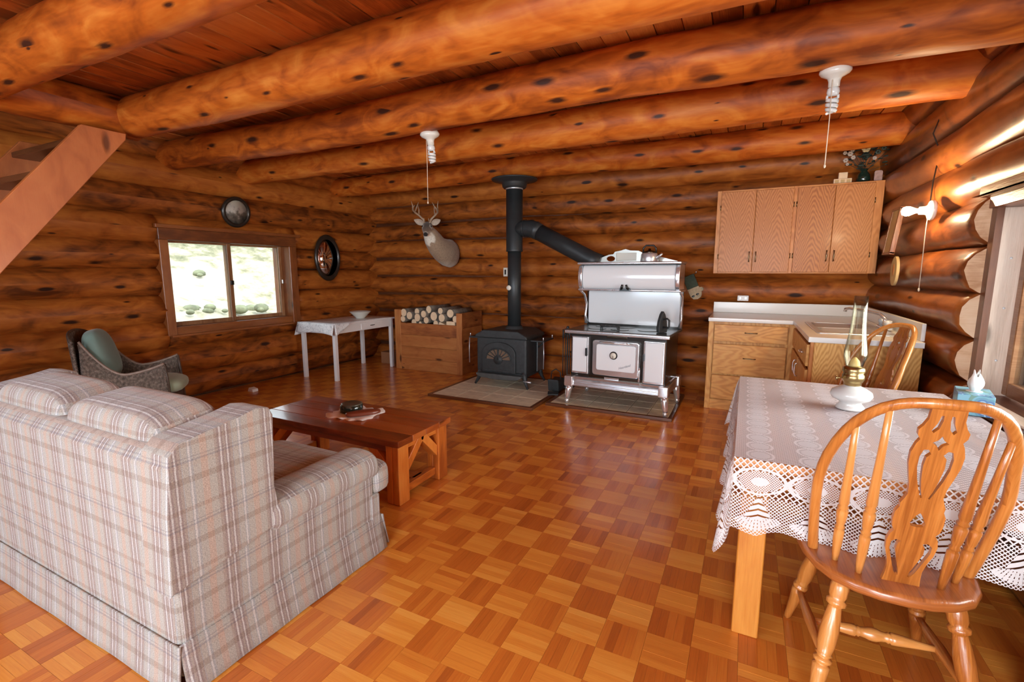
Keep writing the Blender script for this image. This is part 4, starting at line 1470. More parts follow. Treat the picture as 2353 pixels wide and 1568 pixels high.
# firewood: end positions read off the photograph's rows, (x across the box, height, radius, label)
rows = [
    ('bottom', [(-4.235, .705, .047), (-4.06, .665, .048), (-3.955, .655, .030), (-3.855, .700, .050), (-3.70, .665, .046)]),
    ('middle', [(-4.12, .755, .060), (-3.985, .735, .062), (-3.735, .758, .068), (-3.585, .745, .060), (-3.385, .735, .050)]),
    ('top', [(-4.23, .79, .062), (-4.00, .815, .048), (-3.88, .785, .054), (-3.825, .845, .057), (-3.62, .835, .048), (-3.475, .805, .062)]),
]
ordn = ['first', 'second', 'third', 'fourth', 'fifth', 'sixth']
for rn, lst in rows:
    for q, (fx, fz, fr) in enumerate(sorted(lst)):
        fr *= .95
        fw = thing('firewood_log', (fx, BY0 + .035, fz), f'round firewood log in the wood box, {rn} row, {ordn[q]} from the left', 'firewood', group='firewood in the wood box')
        rr_ = random.Random(int(fx * 1000))
        y0f = BY0 + .005 + rr_.uniform(0, .05) if fz - fr > .66 else BY0 + .032
        el = rr_.uniform(.8, .95)
        mbf = MB()
        path = [(fx + rr_.uniform(-.004, .004), y0f + .47 * t, fz + rr_.uniform(-.004, .004)) for t in (0, .33, .66, 1)]
        mbf.tube(path, fr * .96, 14, flat=el, up=(0, 0, 1), cap=True)
        mbf.build('bark', M['bark'], fw, grain='y')
        MB().tube([(fx, y0f - .003, fz), (fx, y0f + .002, fz)], fr * .90, 16, flat=el, up=(0, 0, 1)).build('cut_end', M['cutwood'], fw, grain='x')
o = MB().box(-3.53, -3.395, BY0 + .03, BY0 + .40, .645, .70).build('wood_block', M['cutwood'], None, bevel=.003)
tag(o, 'square sawn offcut lying at the right end of the wood box', 'firewood', 'firewood in the wood box')
o = MB().prism([(-3.66, .645), (-3.555, .63), (-3.55, .655), (-3.64, .688)], 'y', BY0 + .03, BY0 + .42).build('split_stick', M['cutwood'], None, bevel=.003, grain='y')
tag(o, 'thin split stick beside the sawn offcut in the wood box', 'firewood', 'firewood in the wood box')
o = MB().box(-4.83, -4.62, 5.36, 5.58, 0, .17).build('cardboard_box', M['card'], None, bevel=.003)
tag(o, 'small brown cardboard box on the floor behind the white table leg', 'box')
o = MB().prism([(-5.02, 0), (-4.93, 0), (-4.935, .03), (-5.0, .045)], 'y', 3.36, 3.43).build('paper_scrap', M['white'], None, bevel=.004)
tag(o, 'small white scrap on the floor by the left wall', 'scrap')

# ------------------------------------------------------------------ tiled hearth pads


def hearth(name, x0, x1, y0, y1, nx, ny, label):
    h = thing(name, ((x0 + x1) / 2, (y0 + y1) / 2, 0), label, 'hearth pad', group='tiled hearth pads')
    MB().box(x0, x1, y0, y1, 0, .022).build('base', M['grout'], h)
    bw_ = .035
    for b in ((x0 - bw_, x1 + bw_, y0 - bw_, y0), (x0 - bw_, x1 + bw_, y1, y1 + bw_)):
        MB().box(b[0], b[1], b[2], b[3], 0, .03).build('edging', M['edge'], h, bevel=.003, grain='x')
    for b in ((x0 - bw_, x0, y0, y1), (x1, x1 + bw_, y0, y1)):
        MB().box(b[0], b[1], b[2], b[3], 0, .03).build('edging', M['edge'], h, bevel=.003, grain='y')
    tw, th = (x1 - x0) / nx, (y1 - y0) / ny
    proto = None
    for i in range(nx):
        for j in range(ny):
            cx, cy = x0 + (i + .5) * tw, y0 + (j + .5) * th
            if proto is None:
                proto = MB().box(cx - tw / 2 + .003, cx + tw / 2 - .003, cy - th / 2 + .003, cy + th / 2 - .003, .018, .027).build('tile', M['tile'], h, bevel=.002, seg=1)
                p0 = (cx, cy)
            else:
                t_ = proto.copy()
                COL.objects.link(t_)
                t_.location = (cx - p0[0], cy - p0[1], 0)
    return h


hearth('hearth_pad', -3.02, -1.845, 4.13, 5.30, 4, 4, 'square beige tiled hearth pad under the black wood stove')
hearth('hearth_pad', -1.73, -.565, 4.37, 5.28, 6, 4, 'beige tiled hearth pad under the white enamel cook range')
HZ = .028

# ------------------------------------------------------------------ black wood stove
ws = thing('wood_stove', (-2.48, 4.99, HZ), 'black cast-iron wood stove with arched fan window and side shelves', 'stove')
IR = M['iron']
fx0, fx1, fy0, fy1 = -2.80, -2.16, 4.73, 5.22
MB().box(fx0, fx1, fy0, fy1, .195, .60).build('firebox', IR, ws, bevel=.022, seg=3)
MB().prism([(fx0 - .018, .595), (fx1 + .018, .595), (fx1 + .005, .63), (fx1 - .10, .685), (fx0 + .10, .685), (fx0 - .005, .63)], 'y', fy0 - .02, fy1 + .02).build('top_plate', IR, ws, bevel=.012, seg=2)
MB().lathe([(.115, .665), (.115, .688), (.095, .70), (.095, .72)], (-2.44, 5.0, 0), seg=32).build('flue_collar', IR, ws)
dx, dz = -2.50, .37
dro = [(dx - .215, .20)] + [(dx - .215, .42)] + arc(dx, .42, .215, 180, 0, 16)[1:-1] + [(dx + .215, .42), (dx + .215, .20)]
dro = [(p[0], .42 + (p[1] - .42) * .62 if p[1] > .42 else p[1]) for p in dro]
do_ = MB().prism(dro, 'y', fy0 - .028, fy0 + .01).build('door', IR, ws, bevel=.008, seg=2)
wo = [(dx - .155, .355)] + [(p[0], .355 + (p[1] - .355) * .78) for p in arc(dx, .355, .155, 180, 0, 18)] + [(dx + .155, .355)]
m_, nt_, b_ = newmat('stove_glass')
b_.inputs['Base Color'].default_value = (.17, .12, .085, 1)
b_.inputs['Roughness'].default_value = .18
b_.inputs['Coat Weight'].default_value = .4
M['sglass'] = m_
MB().prism(wo[1:-1], 'y', fy0 - .031, fy0 - .026).build('window', M['sglass'], do_)
gr = MB()
for k in range(7):
    a = R(25 + 130 * k / 6)
    r1 = .155
    gr.tube([(dx, fy0 - .034, .352), (dx + r1 * math.cos(a), fy0 - .034, .352 + r1 * .8 * math.sin(a))], .0055 if k != 3 else .013, 6)
gr.tube([(dx + .158 * math.cos(R(180 - 180 * k / 16)), fy0 - .033, .355 + .158 * .78 * math.sin(R(180 - 180 * k / 16))) for k in range(17)], .008, 6)
gr.lathe([(0, -.006), (.055, -.006), (.055, .004), (0, .004)], (dx, fy0 - .034, .352), 'y', 20)
gr.build('fan_grille', IR, do_)
MB().box(dx - .17, dx + .17, fy0 - .029 - .004, fy0 - .026, .215, .235).build('door_moulding', IR, do_, bevel=.003)
MB().prism([(fx0 + .03, .165), (fx0 + .09, .138), (-2.48, .126), (fx1 - .09, .138), (fx1 - .03, .165), (fx1 - .03, .188), (fx0 + .03, .188)], 'y', fy0 - .075, fy0 + .05).build('ash_lip', M['lip'], ws, bevel=.006)
MB().box(fx0 + .02, fx1 - .02, fy0 + .01, fy1 - .01, .15, .20).build('ash_pan', IR, ws, bevel=.01)
for sx, lx in ((-1, fx0 + .04), (1, fx1 - .04)):
    for sy, ly in ((-1, fy0 + .03), (1, fy1 - .03)):
        MB().tube([(lx, ly, .215), (lx + sx * .012, ly + sy * .01, .155), (lx + sx * .028, ly + sy * .020, .10), (lx + sx * .062, ly + sy * .035, HZ + .010)], [.034, .030, .020, .013], 10).build('leg', IR, ws)
for sx, xe in ((-1, fx0), (1, fx1)):
    a, b = sorted((xe + sx * .005, xe + sx * .165))
    shf = MB().box(a, b, fy0 + .10, fy1 - .08, .565, .583).build('side_shelf', IR, ws, bevel=.004)
    for yy in (fy0 + .12, fy1 - .10):
        MB().lathe([(.007, .583), (.005, .60), (.008, .612), (0, .622)], (xe + sx * .155, yy, 0), seg=10).build('shelf_post', M['steel'], shf)
    MB().tube([(xe + sx * .01, fy0 + .3, .47), (xe + sx * .08, fy0 + .3, .53), (xe + sx * .12, fy0 + .3, .567)], .010, 8).build('bracket', IR, shf)
    MB().tube([(xe + sx * .162, fy0 + .11, .578), (xe + sx * .168, fy0 + .108, .42), (xe + sx * .165, fy0 + .106, .26)], .0055, 8).build('hanging_poker', M['steel'], shf)
MB().box(fx1 + .004, fx1 + .018, fy0 + .28, fy1 - .02, .19, .545).build('side_shield', plain('grey_shield', (.17, .19, .20), .4, metal=.4), ws, bevel=.003)
MB().tube([(fx1 - .03, fy0 - .01, .125), (fx1 + .07, fy0 - .02, .122)], .010, 8).build('ash_handle', M['steel'], ws)

# ------------------------------------------------------------------ stove pipe
sp_ = thing('stove_pipe', (-2.44, 5.0, .70), 'black stove pipe rising to the ceiling with a branch to the range', 'stove pipe')
P = M['pipe']
c0 = (-2.44, 5.0, 0)
MB().lathe([(.078, .7205), (.078, 1.62)], c0, seg=32).build('lower_pipe', P, sp_)
MB().lathe([(.095, 1.58), (.098, 1.585), (.095, 1.60), (.095, 2.30)], c0, seg=32).build('upper_pipe', P, sp_)
MB().lathe([(.097, 2.272), (.100, 2.276), (.100, 2.286), (.097, 2.29)], c0, seg=32).build('band', M['steel'], sp_)
MB().lathe([(.122, 2.285), (.135, 2.30), (.145, 2.34), (.150, 2.352), (.255, 2.372), (.262, 2.38), (.262, 2.388), (.0, 2.392)], c0, seg=40).build('ceiling_collar', P, sp_)
R0 = .088
el = [(-2.44, 5.0, 1.835), (-2.30, 5.0, 1.838), (-2.23, 4.995, 1.832), (-2.17, 4.992, 1.812), (-2.12, 4.99, 1.785)]
MB().tube(el, [.080, .092, .096, .096, .094], 24).build('elbow', P, sp_)
for q in (1, 2, 3):
    d_ = (Vector(el[q + 1]) - Vector(el[q - 1])).normalized() * .006
    MB().tube([Vector(el[q]) - d_, Vector(el[q]) + d_], R0 + .013, 24, cap=False).build('seam', P, sp_)
MB().tube([(-2.125, 4.99, 1.788), (-1.75, 4.965, 1.60), (-1.50, 4.95, 1.475), (-1.40, 4.945, 1.435)], .092, 24).build('branch_pipe', P, sp_)
MB().lathe([(0, -.004), (.028, -.004), (.030, .002), (0, .004)], (-2.475, 4.923, 1.165), 'y', 24).build('thermometer', M['plate'], sp_)

# ------------------------------------------------------------------ white enamel cook range
RZ = R(-3.5)
RO = (-1.065, 4.72, HZ)
rg = thing('cook_range', RO, 'white enamel and nickel wood-burning cook range with warming closet', 'cook range', RZ)
E_, CH, BK = M['enamel'], M['chrome'], M['stovebody']


def rb(name, mat, b, parent=rg, bevel=.004, seg=2, **kw):
    return MB().box(*b).build(name, mat, parent, bevel=bevel, seg=seg, world=False, **kw)


H0 = -HZ      # local z of the floor
rb('body', BK, (-.465, .465, -.265, .27, .275, .725), bevel=.008)
rb('cooktop', M['cooktop'], (-.50, .50, -.345, .275, .728, .758), bevel=.010, seg=3)
rb('cooktop_edge', CH, (-.505, .505, -.353, -.340, .722, .752), bevel=.005)
lids = MB()
for lx, ly, lr in ((-.25, -.12, .09), (-.02, -.12, .09), (-.25, .10, .09), (-.02, .10, .09), (.25, -.05, .11)):
    lids.lathe([(0, .758), (lr, .758), (lr, .7605), (lr - .006, .7615), (0, .7615)], (lx, ly, 0), seg=28)
lids.build('stove_lids', M['cooktop'], rg, world=False)
# fire door
fd = rb('fire_door', CH, (-.452, -.275, -.292, -.262, .315, .690), bevel=.010, seg=3)
rb('enamel_panel', E_, (-.440, -.292, -.300, -.290, .335, .678), fd, bevel=.006, seg=2)
rb('latch', M['black'], (-.302, -.278, -.318, -.300, .50, .58), fd, bevel=.006)
# side panel on the right
rd = rb('side_cabinet_panel', CH, (.262, .458, -.292, -.262, .285, .690), bevel=.010, seg=3)
rb('enamel_panel', E_, (.280, .440, -.300, -.290, .305, .675), rd, bevel=.012, seg=3)
rb('knob', M['black'], (.255, .275, -.322, -.300, .495, .565), rd, bevel=.006)
# oven door
od = MB().prism(rrect(-.232, .228, .320, .668, .03), 'y', -.300, -.262).build('oven_door', CH, rg, bevel=.012, seg=3, world=False)
MB().prism(rrect(-.188, .192, .375, .628, .02), 'y', -.310, -.298).build('enamel_panel', E_, od, bevel=.004, seg=2, world=False)
MB().lathe([(0, -.322), (.030, -.322), (.038, -.316), (.040, -.308), (0, -.308)], (-.015, 0, .528), 'y', 32).build('gauge_rim', M['black'], od, world=False)
gf = MB().lathe([(0, -.325), (.029, -.325), (.029, -.3215), (0, -.3215)], (-.015, 0, .528), 'y', 28).build('gauge_face', M['plate'], od, world=False)
MB().box(-.017, -.013, -.328, -.3245, .502, .53).build('needle', M['black'], od, world=False)
MB().tube([(-.155, -.315, .650), (-.10, -.332, .652), (0, -.338, .652), (.10, -.332, .652), (.155, -.315, .650)], .009, 10).build('door_handle', CH, od, world=False)
MB().tube([(.236, -.318, .30), (.238, -.322, .34), (.237, -.325, .40), (.236, -.320, .44)], [.010, .007, .012, .007], 10).build('spring_handle', CH, od, world=False)
tx = bpy.data.curves.new('script', 'FONT')
tx.body = 'Heartland'
tx.size = .030
tx.shear = .45
tx.extrude = .0004
tx.align_x = 'CENTER'
tx.materials.append(plain('grey_script', (.16, .17, .20), .4))
to = bpy.data.objects.new('lettering', tx)
COL.objects.link(to)
to.parent = od
to.location = (.095, -.3112, .418)
to.rotation_euler = (R(90), R(-20), 0)
bpy.context.view_layer.update()
lm = bpy.data.meshes.new_from_object(to.evaluated_get(bpy.context.evaluated_depsgraph_get()))
lo_ = bpy.data.objects.new('lettering', lm)
COL.objects.link(lo_)
lo_.parent = od
lo_.location = to.location
lo_.rotation_euler = to.rotation_euler
bpy.data.objects.remove(to)
lo_.name = 'lettering'
rb('maker_plate', CH, (-.115, .030, -.272, -.262, .262, .300), bevel=.003)
rb('draft_slide', M['chrome_dark'], (-.10, .10, -.272, -.262, .690, .712), bevel=.003)
rb('lower_rail', M['chrome_dark'], (-.275, .262, -.270, -.262, .255, .312), bevel=.004)
# nickel base with ribbed front
MB().prism([(-.30, .262), (-.328, .246), (-.314, .232), (-.330, .220), (-.316, .206), (-.330, .194), (-.305, .184), (-.25, .184), (-.25, .280), (-.29, .280)], 'x', -.495, .495).build('base_skirt', CH, rg, bevel=.003, world=False)
rb('base_side', CH, (-.495, -.47, -.25, .27, .19, .275))
rb('base_side', CH, (.47, .495, -.25, .27, .19, .275))
for sx in (-1, 1):
    for sy, ly in ((-1, -.295), (1, .24)):
        lx = sx * .465
        MB().box(lx - .045, lx + .045, ly - .045, ly + .045, .180, .285).build('corner_block', CH, rg, bevel=.010, seg=2, world=False)
        MB().tube([(lx, ly, .190), (lx + sx * .012, ly + sy * .008, .130), (lx + sx * .020, ly + sy * .012, .06), (lx + sx * .020, ly + sy * .012, .045), (lx + sx * .018, ly + sy * .010, .040), (lx + sx * .021, ly + sy * .012, .034), (lx + sx * .024, ly + sy * .014, .003)],
                  [.040, .034, .026, .022, .016, .024, .019], 14).build('leg', CH, rg, world=False)
# back panel and warming closet
MB().prism(rrect(-.475, .475, .775, 1.128, .02), 'y', .215, .235).build('back_panel', E_, rg, bevel=.004, seg=2, world=False)
rb('back_plate', BK, (-.50, .50, .235, .262, .755, 1.40))
for sx in (-1, 1):
    pts = [(sx * .488, .20, .77), (sx * .500, .19, .86), (sx * .492, .20, .98), (sx * .502, .16, 1.08), (sx * .505, .06, 1.125)]
    MB().tube(pts, [.022, .012, .014, .012, .014], 10).build('bracket', CH, rg, world=False)
cyo = [(.23, 1.148), (.03, 1.148)] + [(.06 - .085 * math.cos(R(t)) ** .6, 1.268 + .125 * math.sin(R(t))) for t in range(-72, 75, 9)] + [(.06, 1.395), (.23, 1.395)]
MB().prism(cyo, 'x', -.462, .462).build('warming_closet', E_, rg, bevel=.006, seg=2, world=False)
for sx in (-1, 1):
    a, b = sorted((sx * .463, sx * .505))
    MB().prism([(p[0] - .012, p[1]) for p in cyo], 'x', a, b).build('closet_end', CH, rg, bevel=.008, seg=2, world=False)
rb('closet_rail', CH, (-.515, .515, .0, .24, 1.128, 1.150), bevel=.008)
rb('top_shelf', CH, (-.515, .515, -.035, .262, 1.395, 1.418), bevel=.008, seg=3)
MB().tube([(-.052, -.005, 1.145), (-.04, -.045, 1.165), (-.032, -.05, 1.195)], [.016, .012, .010], 10).tube([(.024, -.005, 1.145), (.014, -.045, 1.165), (.006, -.05, 1.195)], [.016, .012, .010], 10).box(-.065, .038, -.03, 0, 1.13, 1.155).build('closet_latch', M['black'], rg, world=False)
# pierced nickel gallery on the shelf
gal = [(-.42, 1.418), (-.37, 1.445), (-.32, 1.47), (-.25, 1.495), (-.20, 1.50), (-.185, 1.525), (-.12, 1.536), (-.075, 1.55), (-.03, 1.536), (.06, 1.53), (.12, 1.50), (.20, 1.495), (.27, 1.47), (.34, 1.45), (.44, 1.425), (.44, 1.418)]
holes_ = [[(-.168, 1.432), (-.02, 1.432), (.04, 1.432), (.04, 1.512), (-.168, 1.512)]]
holes_.append([(-.225 + .045 * math.cos(2 * PI * k / 14), 1.455 + .028 * math.sin(2 * PI * k / 14)) for k in range(14)])
holes_.append([(.13 + .045 * math.cos(2 * PI * k / 14), 1.452 + .026 * math.sin(2 * PI * k / 14)) for k in range(14)])
MB().prism(gal, 'y', .165, .18, holes=holes_).build('gallery', M['nickel_dark'], rg, world=False)
rb('gallery_panel', M['plate'], (-.168, .04, .169, .175, 1.432, 1.512))
# things standing on the range
kt = thing('kettle', (-.868, 4.775, HZ + 1.419), 'small steel kettle with dark lid on the range warming shelf', 'kettle')
MB().lathe([(.084, 0), (.086, .004), (.078, .070), (.070, .082), (.03, .086)], kt.location, seg=32).build('body', M['steel'], kt)
MB().lathe([(.055, .084), (.05, .098), (.02, .108), (.012, .112), (.014, .124), (0, .128)], kt.location, seg=24).build('lid', M['chrome_dark'], kt)
kx, ky, kz = kt.location
MB().tube([(kx - .062, ky, kz + .08), (kx - .060, ky, kz + .13), (kx - .035, ky, kz + .155), (kx + .035, ky, kz + .155), (kx + .060, ky, kz + .13), (kx + .062, ky, kz + .08)], .008, 8).build('handle', M['black'], kt)
MB().tube([(kx + .07, ky - .02, kz + .03), (kx + .11, ky - .03, kz + .06), (kx + .125, ky - .034, kz + .075)], [.018, .012, .010], 10).build('spout', M['steel'], kt)
si = thing('sad_iron', (-.665, 4.54, HZ + .760), 'black flat iron standing on its heel on the range top', 'iron')
ix, iy, iz = si.location
io = [(-.052, 0), (.052, 0), (.054, .05), (.044, .11), (.022, .17), (0, .20), (-.022, .17), (-.044, .11), (-.054, .05)]
MB().prism(io, 'y', -.018, .018, M4=TR(ix - .02, iy, iz, 0, 0, R(55))).build('sole', IR, si, bevel=.005, world=True)
T4 = TR(ix - .02, iy, iz, 0, 0, R(55))
MB().tube([T4 @ Vector((0, -.018, .05)), T4 @ Vector((0, -.075, .05)), T4 @ Vector((0, -.085, .06)), T4 @ Vector((0, -.085, .12)), T4 @ Vector((0, -.06, .135)), T4 @ Vector((0, -.018, .125))], .009, 8).build('handle', IR, si)
tv = thing('trivet', (-1.19, 4.60, HZ + .7635), 'small black openwork trivet lying on the range top', 'trivet')
tvx, tvy, tvz = tv.location
tm = MB()
for k in range(3):
    tm.tube([(tvx + .045 * math.cos(2 * PI * q / 16) + (k - 1) * .05, tvy + .045 * math.sin(2 * PI * q / 16), tvz + .026) for q in range(16)], .007, 6, closed=True)
tm.build('grid', IR, tv)
for k in range(4):
    MB().tube([(tvx + (.08 if k % 2 else -.08), tvy + (.03 if k < 2 else -.03), tvz + .026), (tvx + (.085 if k % 2 else -.085), tvy + (.03 if k < 2 else -.03), tvz)], .007, 6).build('leg', IR, tv)

# ------------------------------------------------------------------ fireplace tools and ash scuttle
ftl = thing('fireplace_tool_set', (-1.80, 5.08, HZ), 'black fireplace tool set on a stand between stove and range', 'fire tools')
fx_, fy_ = -1.80, 5.08
MB().lathe([(.085, HZ), (.088, HZ + .01), (.07, HZ + .02), (.012, HZ + .03), (.009, HZ + .04), (.009, .70), (.016, .71), (.016, .73), (0, .74)], (fx_, fy_, 0), seg=20).build('stand', IR, ftl)
for k in range(4):
    a = R(45 + 90 * k)
    px_, py_ = fx_ + .055 * math.cos(a), fy_ + .055 * math.sin(a)
    MB().tube([(fx_, fy_, .64), (px_, py_, .645)], .005, 6).build('hook', IR, ftl)
    MB().tube([(px_, py_, .62), (px_, py_, .16)], .0055, 6).tube([(px_, py_, .70), (px_, py_, .60)], .011, 8).build('tool_shaft', IR, ftl)
sc2 = thing('ash_scuttle', (-1.855, 4.86, HZ), 'black coal scuttle standing on the hearth beside the fire tools', 'scuttle')
sx_, sy_ = -1.86, 4.88
mbs = MB()
mbs.prism([(-.075, 0), (.075, 0), (.115, .13), (.06, .115), (-.10, .14)], 'x', sx_ - .065, sx_ + .065, M4=Matrix.Translation((0, sy_, HZ)))
mbs.build('bucket', IR, sc2, bevel=.012)
MB().tube([(sx_ - .06, sy_, HZ + .12), (sx_ - .05, sy_, HZ + .21), (sx_, sy_, HZ + .24), (sx_ + .05, sy_, HZ + .21), (sx_ + .06, sy_, HZ + .12)], .006, 8).build('handle', IR, sc2)
shv = MB().prism([(-.05, 0), (.05, 0), (.06, .012), (-.06, .012)], 'y', 0, .13, M4=TR(-1.80, 4.64, HZ + .001, 0, 0, R(20)))
shv.tube([(-1.835, 4.76, HZ + .012), (-1.88, 4.85, HZ + .014)], .007, 8)
o = shv.build('ash_shovel', IR, None, bevel=.003)
tag(o, 'flat black ash shovel lying in front of the scuttle on the hearth', 'shovel')

# ------------------------------------------------------------------ kitchen corner
OK_, OP, OB = M['oak'], M['oak_plain'], M['oak_base']


def pull(p0, p1, out, parent, mat=None):
    p0, p1, out = Vector(p0), Vector(p1), Vector(out)
    mid = (p0 + p1) / 2
    MB().tube([p0 - out * .1, p0 + out * .7, p0.lerp(p1, .18) + out, mid + out * 1.05, p0.lerp(p1, .82) + out, p1 + out * .7, p1 - out * .1], [.006, .0055, .004, .0055, .004, .0055, .006], 8).build('handle', mat or M['antique'], parent)


bc = thing('base_cabinet', (.35, 5.3, 0), 'blond oak L-shaped base cabinet with drawers under the white counter', 'cabinet')
KY = 4.975
CTZ = .872
MB().box(-.309, .44, KY + .02, 5.64, .0, CTZ).box(.44, 1.02, 3.79, 3.98, 0, CTZ).box(.44, 1.02, 4.86, 5.64, 0, CTZ).box(.44, 1.02, 3.98, 4.86, 0, .70).box(.44, .46, 3.98, 4.86, .70, CTZ).build('carcass', OB, bc, grain='z')
MB().box(-.309, -.262, KY, KY + .02, 0, CTZ).build('stile', OB, bc, bevel=.002, seg=1, grain='z')
MB().box(.375, .44, KY, KY + .02, 0, CTZ).build('stile', OB, bc, bevel=.002, seg=1, grain='z')
MB().box(-.262, .375, KY + .004, KY + .02, 0, .10).build('toe_rail', OB, bc, bevel=.002, seg=1, grain='x')
for za, zb in ((.685, .845), (.365, .655), (.11, .348)):
    d_ = MB().box(-.255, .365, KY - .018, KY + .004, za, zb).build('drawer', OB, bc, bevel=.004, seg=2, grain='x')
    zm = (za + zb) / 2 + (.01 if za > .6 else .02)
    pull((.015, KY - .018, zm), (.115, KY - .018, zm), (0, -.022, 0), d_)
# run under the sink, facing left
KX = .44
MB().box(KX - .02, KX, 3.79, 3.84, 0, CTZ).build('stile', OP, bc, bevel=.002, seg=1, grain='z')
d_ = MB().box(KX - .036, KX - .016, 3.85, 4.93, .69, .845).build('drawer', OB, bc, bevel=.004, grain='y')
pull((KX - .036, 4.02, .765), (KX - .036, 4.12, .765), (-.022, 0, 0), d_, CH)
for a, b, h_ in ((3.85, 4.37, 4.30), (4.39, 4.93, 4.46)):
    d_ = MB().box(KX - .036, KX - .016, a, b, .11, .665).build('door', OB, bc, bevel=.004, grain='z')
    pull((KX - .036, h_, .53), (KX - .036, h_, .63), (-.022, 0, 0), d_, CH)
MB().box(KX, 1.02, 3.772, 3.79, 0, CTZ).build('end_panel', M['oak_end'], bc, bevel=.002, seg=1, grain='z')

ctp = thing('countertop', (.35, 5.2, CTZ), 'white laminate L-shaped countertop with backsplash in the right corner', 'countertop')
TZ0, TZ1 = CTZ + .002, .911
SKX0, SKX1, SKY0, SKY1 = .50, .93, 4.02, 4.82
ol = [(-.313, 4.94), (.40, 4.94), (.40, 3.745), (1.02, 3.745), (1.02, 5.65), (-.313, 5.65)]
MB().prism(ol, 'z', TZ0, TZ1, holes=[[(SKX0, SKY0), (SKX1, SKY0), (SKX1, SKY1), (SKX0, SKY1)]]).build('slab', M['lam'], ctp, bevel=.004, seg=2, grain='x')
MB().box(-.313, 1.03, 5.645, 5.668, TZ1, 1.024).build('backsplash', M['lam'], ctp, bevel=.004, seg=2, grain='x')
MB().box(1.012, 1.035, 3.815, 5.645, TZ1, 1.024).build('backsplash', M['lam'], ctp, bevel=.004, seg=2, grain='y')
snk = thing('kitchen_sink', (.715, 4.42, TZ1), 'stainless steel drop-in kitchen sink with a chrome tap', 'sink')
ST = M['steel']
rim_o = rrect(SKX0 - .025, SKX1 + .025, SKY0 - .025, SKY1 + .025, .03)
rim_i = [rrect(SKX0 + .015, SKX1 - .06, a, b, .04) for a, b in ((SKY0 + .015, 4.405), (4.435, SKY1 - .015))]
MB().prism(rim_o, 'z', TZ1, TZ1 + .006, holes=rim_i).build('rim', ST, snk, bevel=.002, seg=1)
for a, b in ((SKY0 + .015, 4.405), (4.435, SKY1 - .015)):
    bm_ = MB()
    top_ = rrect(SKX0 + .015, SKX1 - .06, a, b, .04)
    bot_ = rrect(SKX0 + .035, SKX1 - .08, a + .02, b - .02, .04)
    n_ = len(top_)
    bm_.add([(p[0], p[1], TZ1 + .003) for p in top_] + [(p[0], p[1], TZ1 - .16) for p in bot_], [(i, (i + 1) % n_, n_ + (i + 1) % n_, n_ + i) for i in range(n_)] + [tuple(range(n_, 2 * n_))], True)
    bm_.build('basin', ST, snk, solid=.002)
fa = thing('tap', (.96, 4.45, TZ1), 'chrome swing tap behind the stainless sink', 'tap')
MB().box(.93, .985, 4.33, 4.57, TZ1 + .006, TZ1 + .03).build('base_plate', CH, fa, bevel=.008)
MB().tube([(.958, 4.45, TZ1 + .03), (.958, 4.45, TZ1 + .085), (.93, 4.49, TZ1 + .118), (.86, 4.60, TZ1 + .132), (.77, 4.72, TZ1 + .140), (.75, 4.75, TZ1 + .132), (.748, 4.753, TZ1 + .112)], [.016, .014, .012, .011, .011, .012, .013], 12).build('spout', CH, fa)
for yy in (4.36, 4.54):
    MB().lathe([(.022, TZ1 + .03), (.018, TZ1 + .045), (.026, TZ1 + .055), (.024, TZ1 + .078), (0, TZ1 + .082)], (.958, yy, 0), seg=14).build('knob', M['milk'], fa)
o = MB().box(1.004, 1.012, 3.93, 4.10, .945, .995).build('plastic_packet', M['white'], None, bevel=.003)
tag(o, 'flat white plastic packet leaning on the right backsplash', 'packet')

wc = thing('wall_cabinet', (.365, 5.5, 1.335), 'oak wall cabinet with four cathedral-grain doors above the counter', 'cabinet')
WX0, WX1, WY, WZ0, WZ1 = -.322, 1.042, 5.37, 1.333, 2.155
MB().box(WX0, WX1, WY, 5.66, WZ0, WZ1).build('carcass', OP, wc, bevel=.002, seg=1, grain='z')
for a, b in ((WX0, WX0 + .045), (.345, .385), (WX1 - .07, WX1)):
    MB().box(a, b, WY - .012, WY, WZ0, WZ1).build('stile', OP, wc, bevel=.002, seg=1, grain='z')
MB().box(WX0 + .045, WX1 - .07, WY - .010, WY, WZ1 - .035, WZ1).build('rail', OP, wc, bevel=.002, seg=1, grain='x')
MB().box(WX0 + .045, WX1 - .07, WY - .010, WY, WZ0, WZ0 + .03).build('rail', OP, wc, bevel=.002, seg=1, grain='x')
doors = [(WX0 + .040, .0285, .002, -1), (.0305, .350, .062, 1), (.380, .677, .660, -1), (.679, WX1 - .065, .718, 1)]
for a, b, hx, hs in doors:
    d_ = MB().box(a, b, WY - .030, WY - .012, WZ0 + .012, WZ1 - .018).build('door', OK_, wc, bevel=.004, seg=2, grain='z')
    hx = (b - .028) if hs < 0 else (a + .028)
    pull((hx, WY - .030, 1.45), (hx, WY - .030, 1.545), (0, -.022, 0), d_)
    he = a if hs < 0 else b
    for zz in (WZ0 + .17, WZ1 - .17):
        MB().lathe([(0, -.024), (.005, -.024), (.005, .024), (0, .024)], (he + (-.003 if hs < 0 else .003), WY - .024, zz), seg=8).build('hinge', M['antique'], d_)

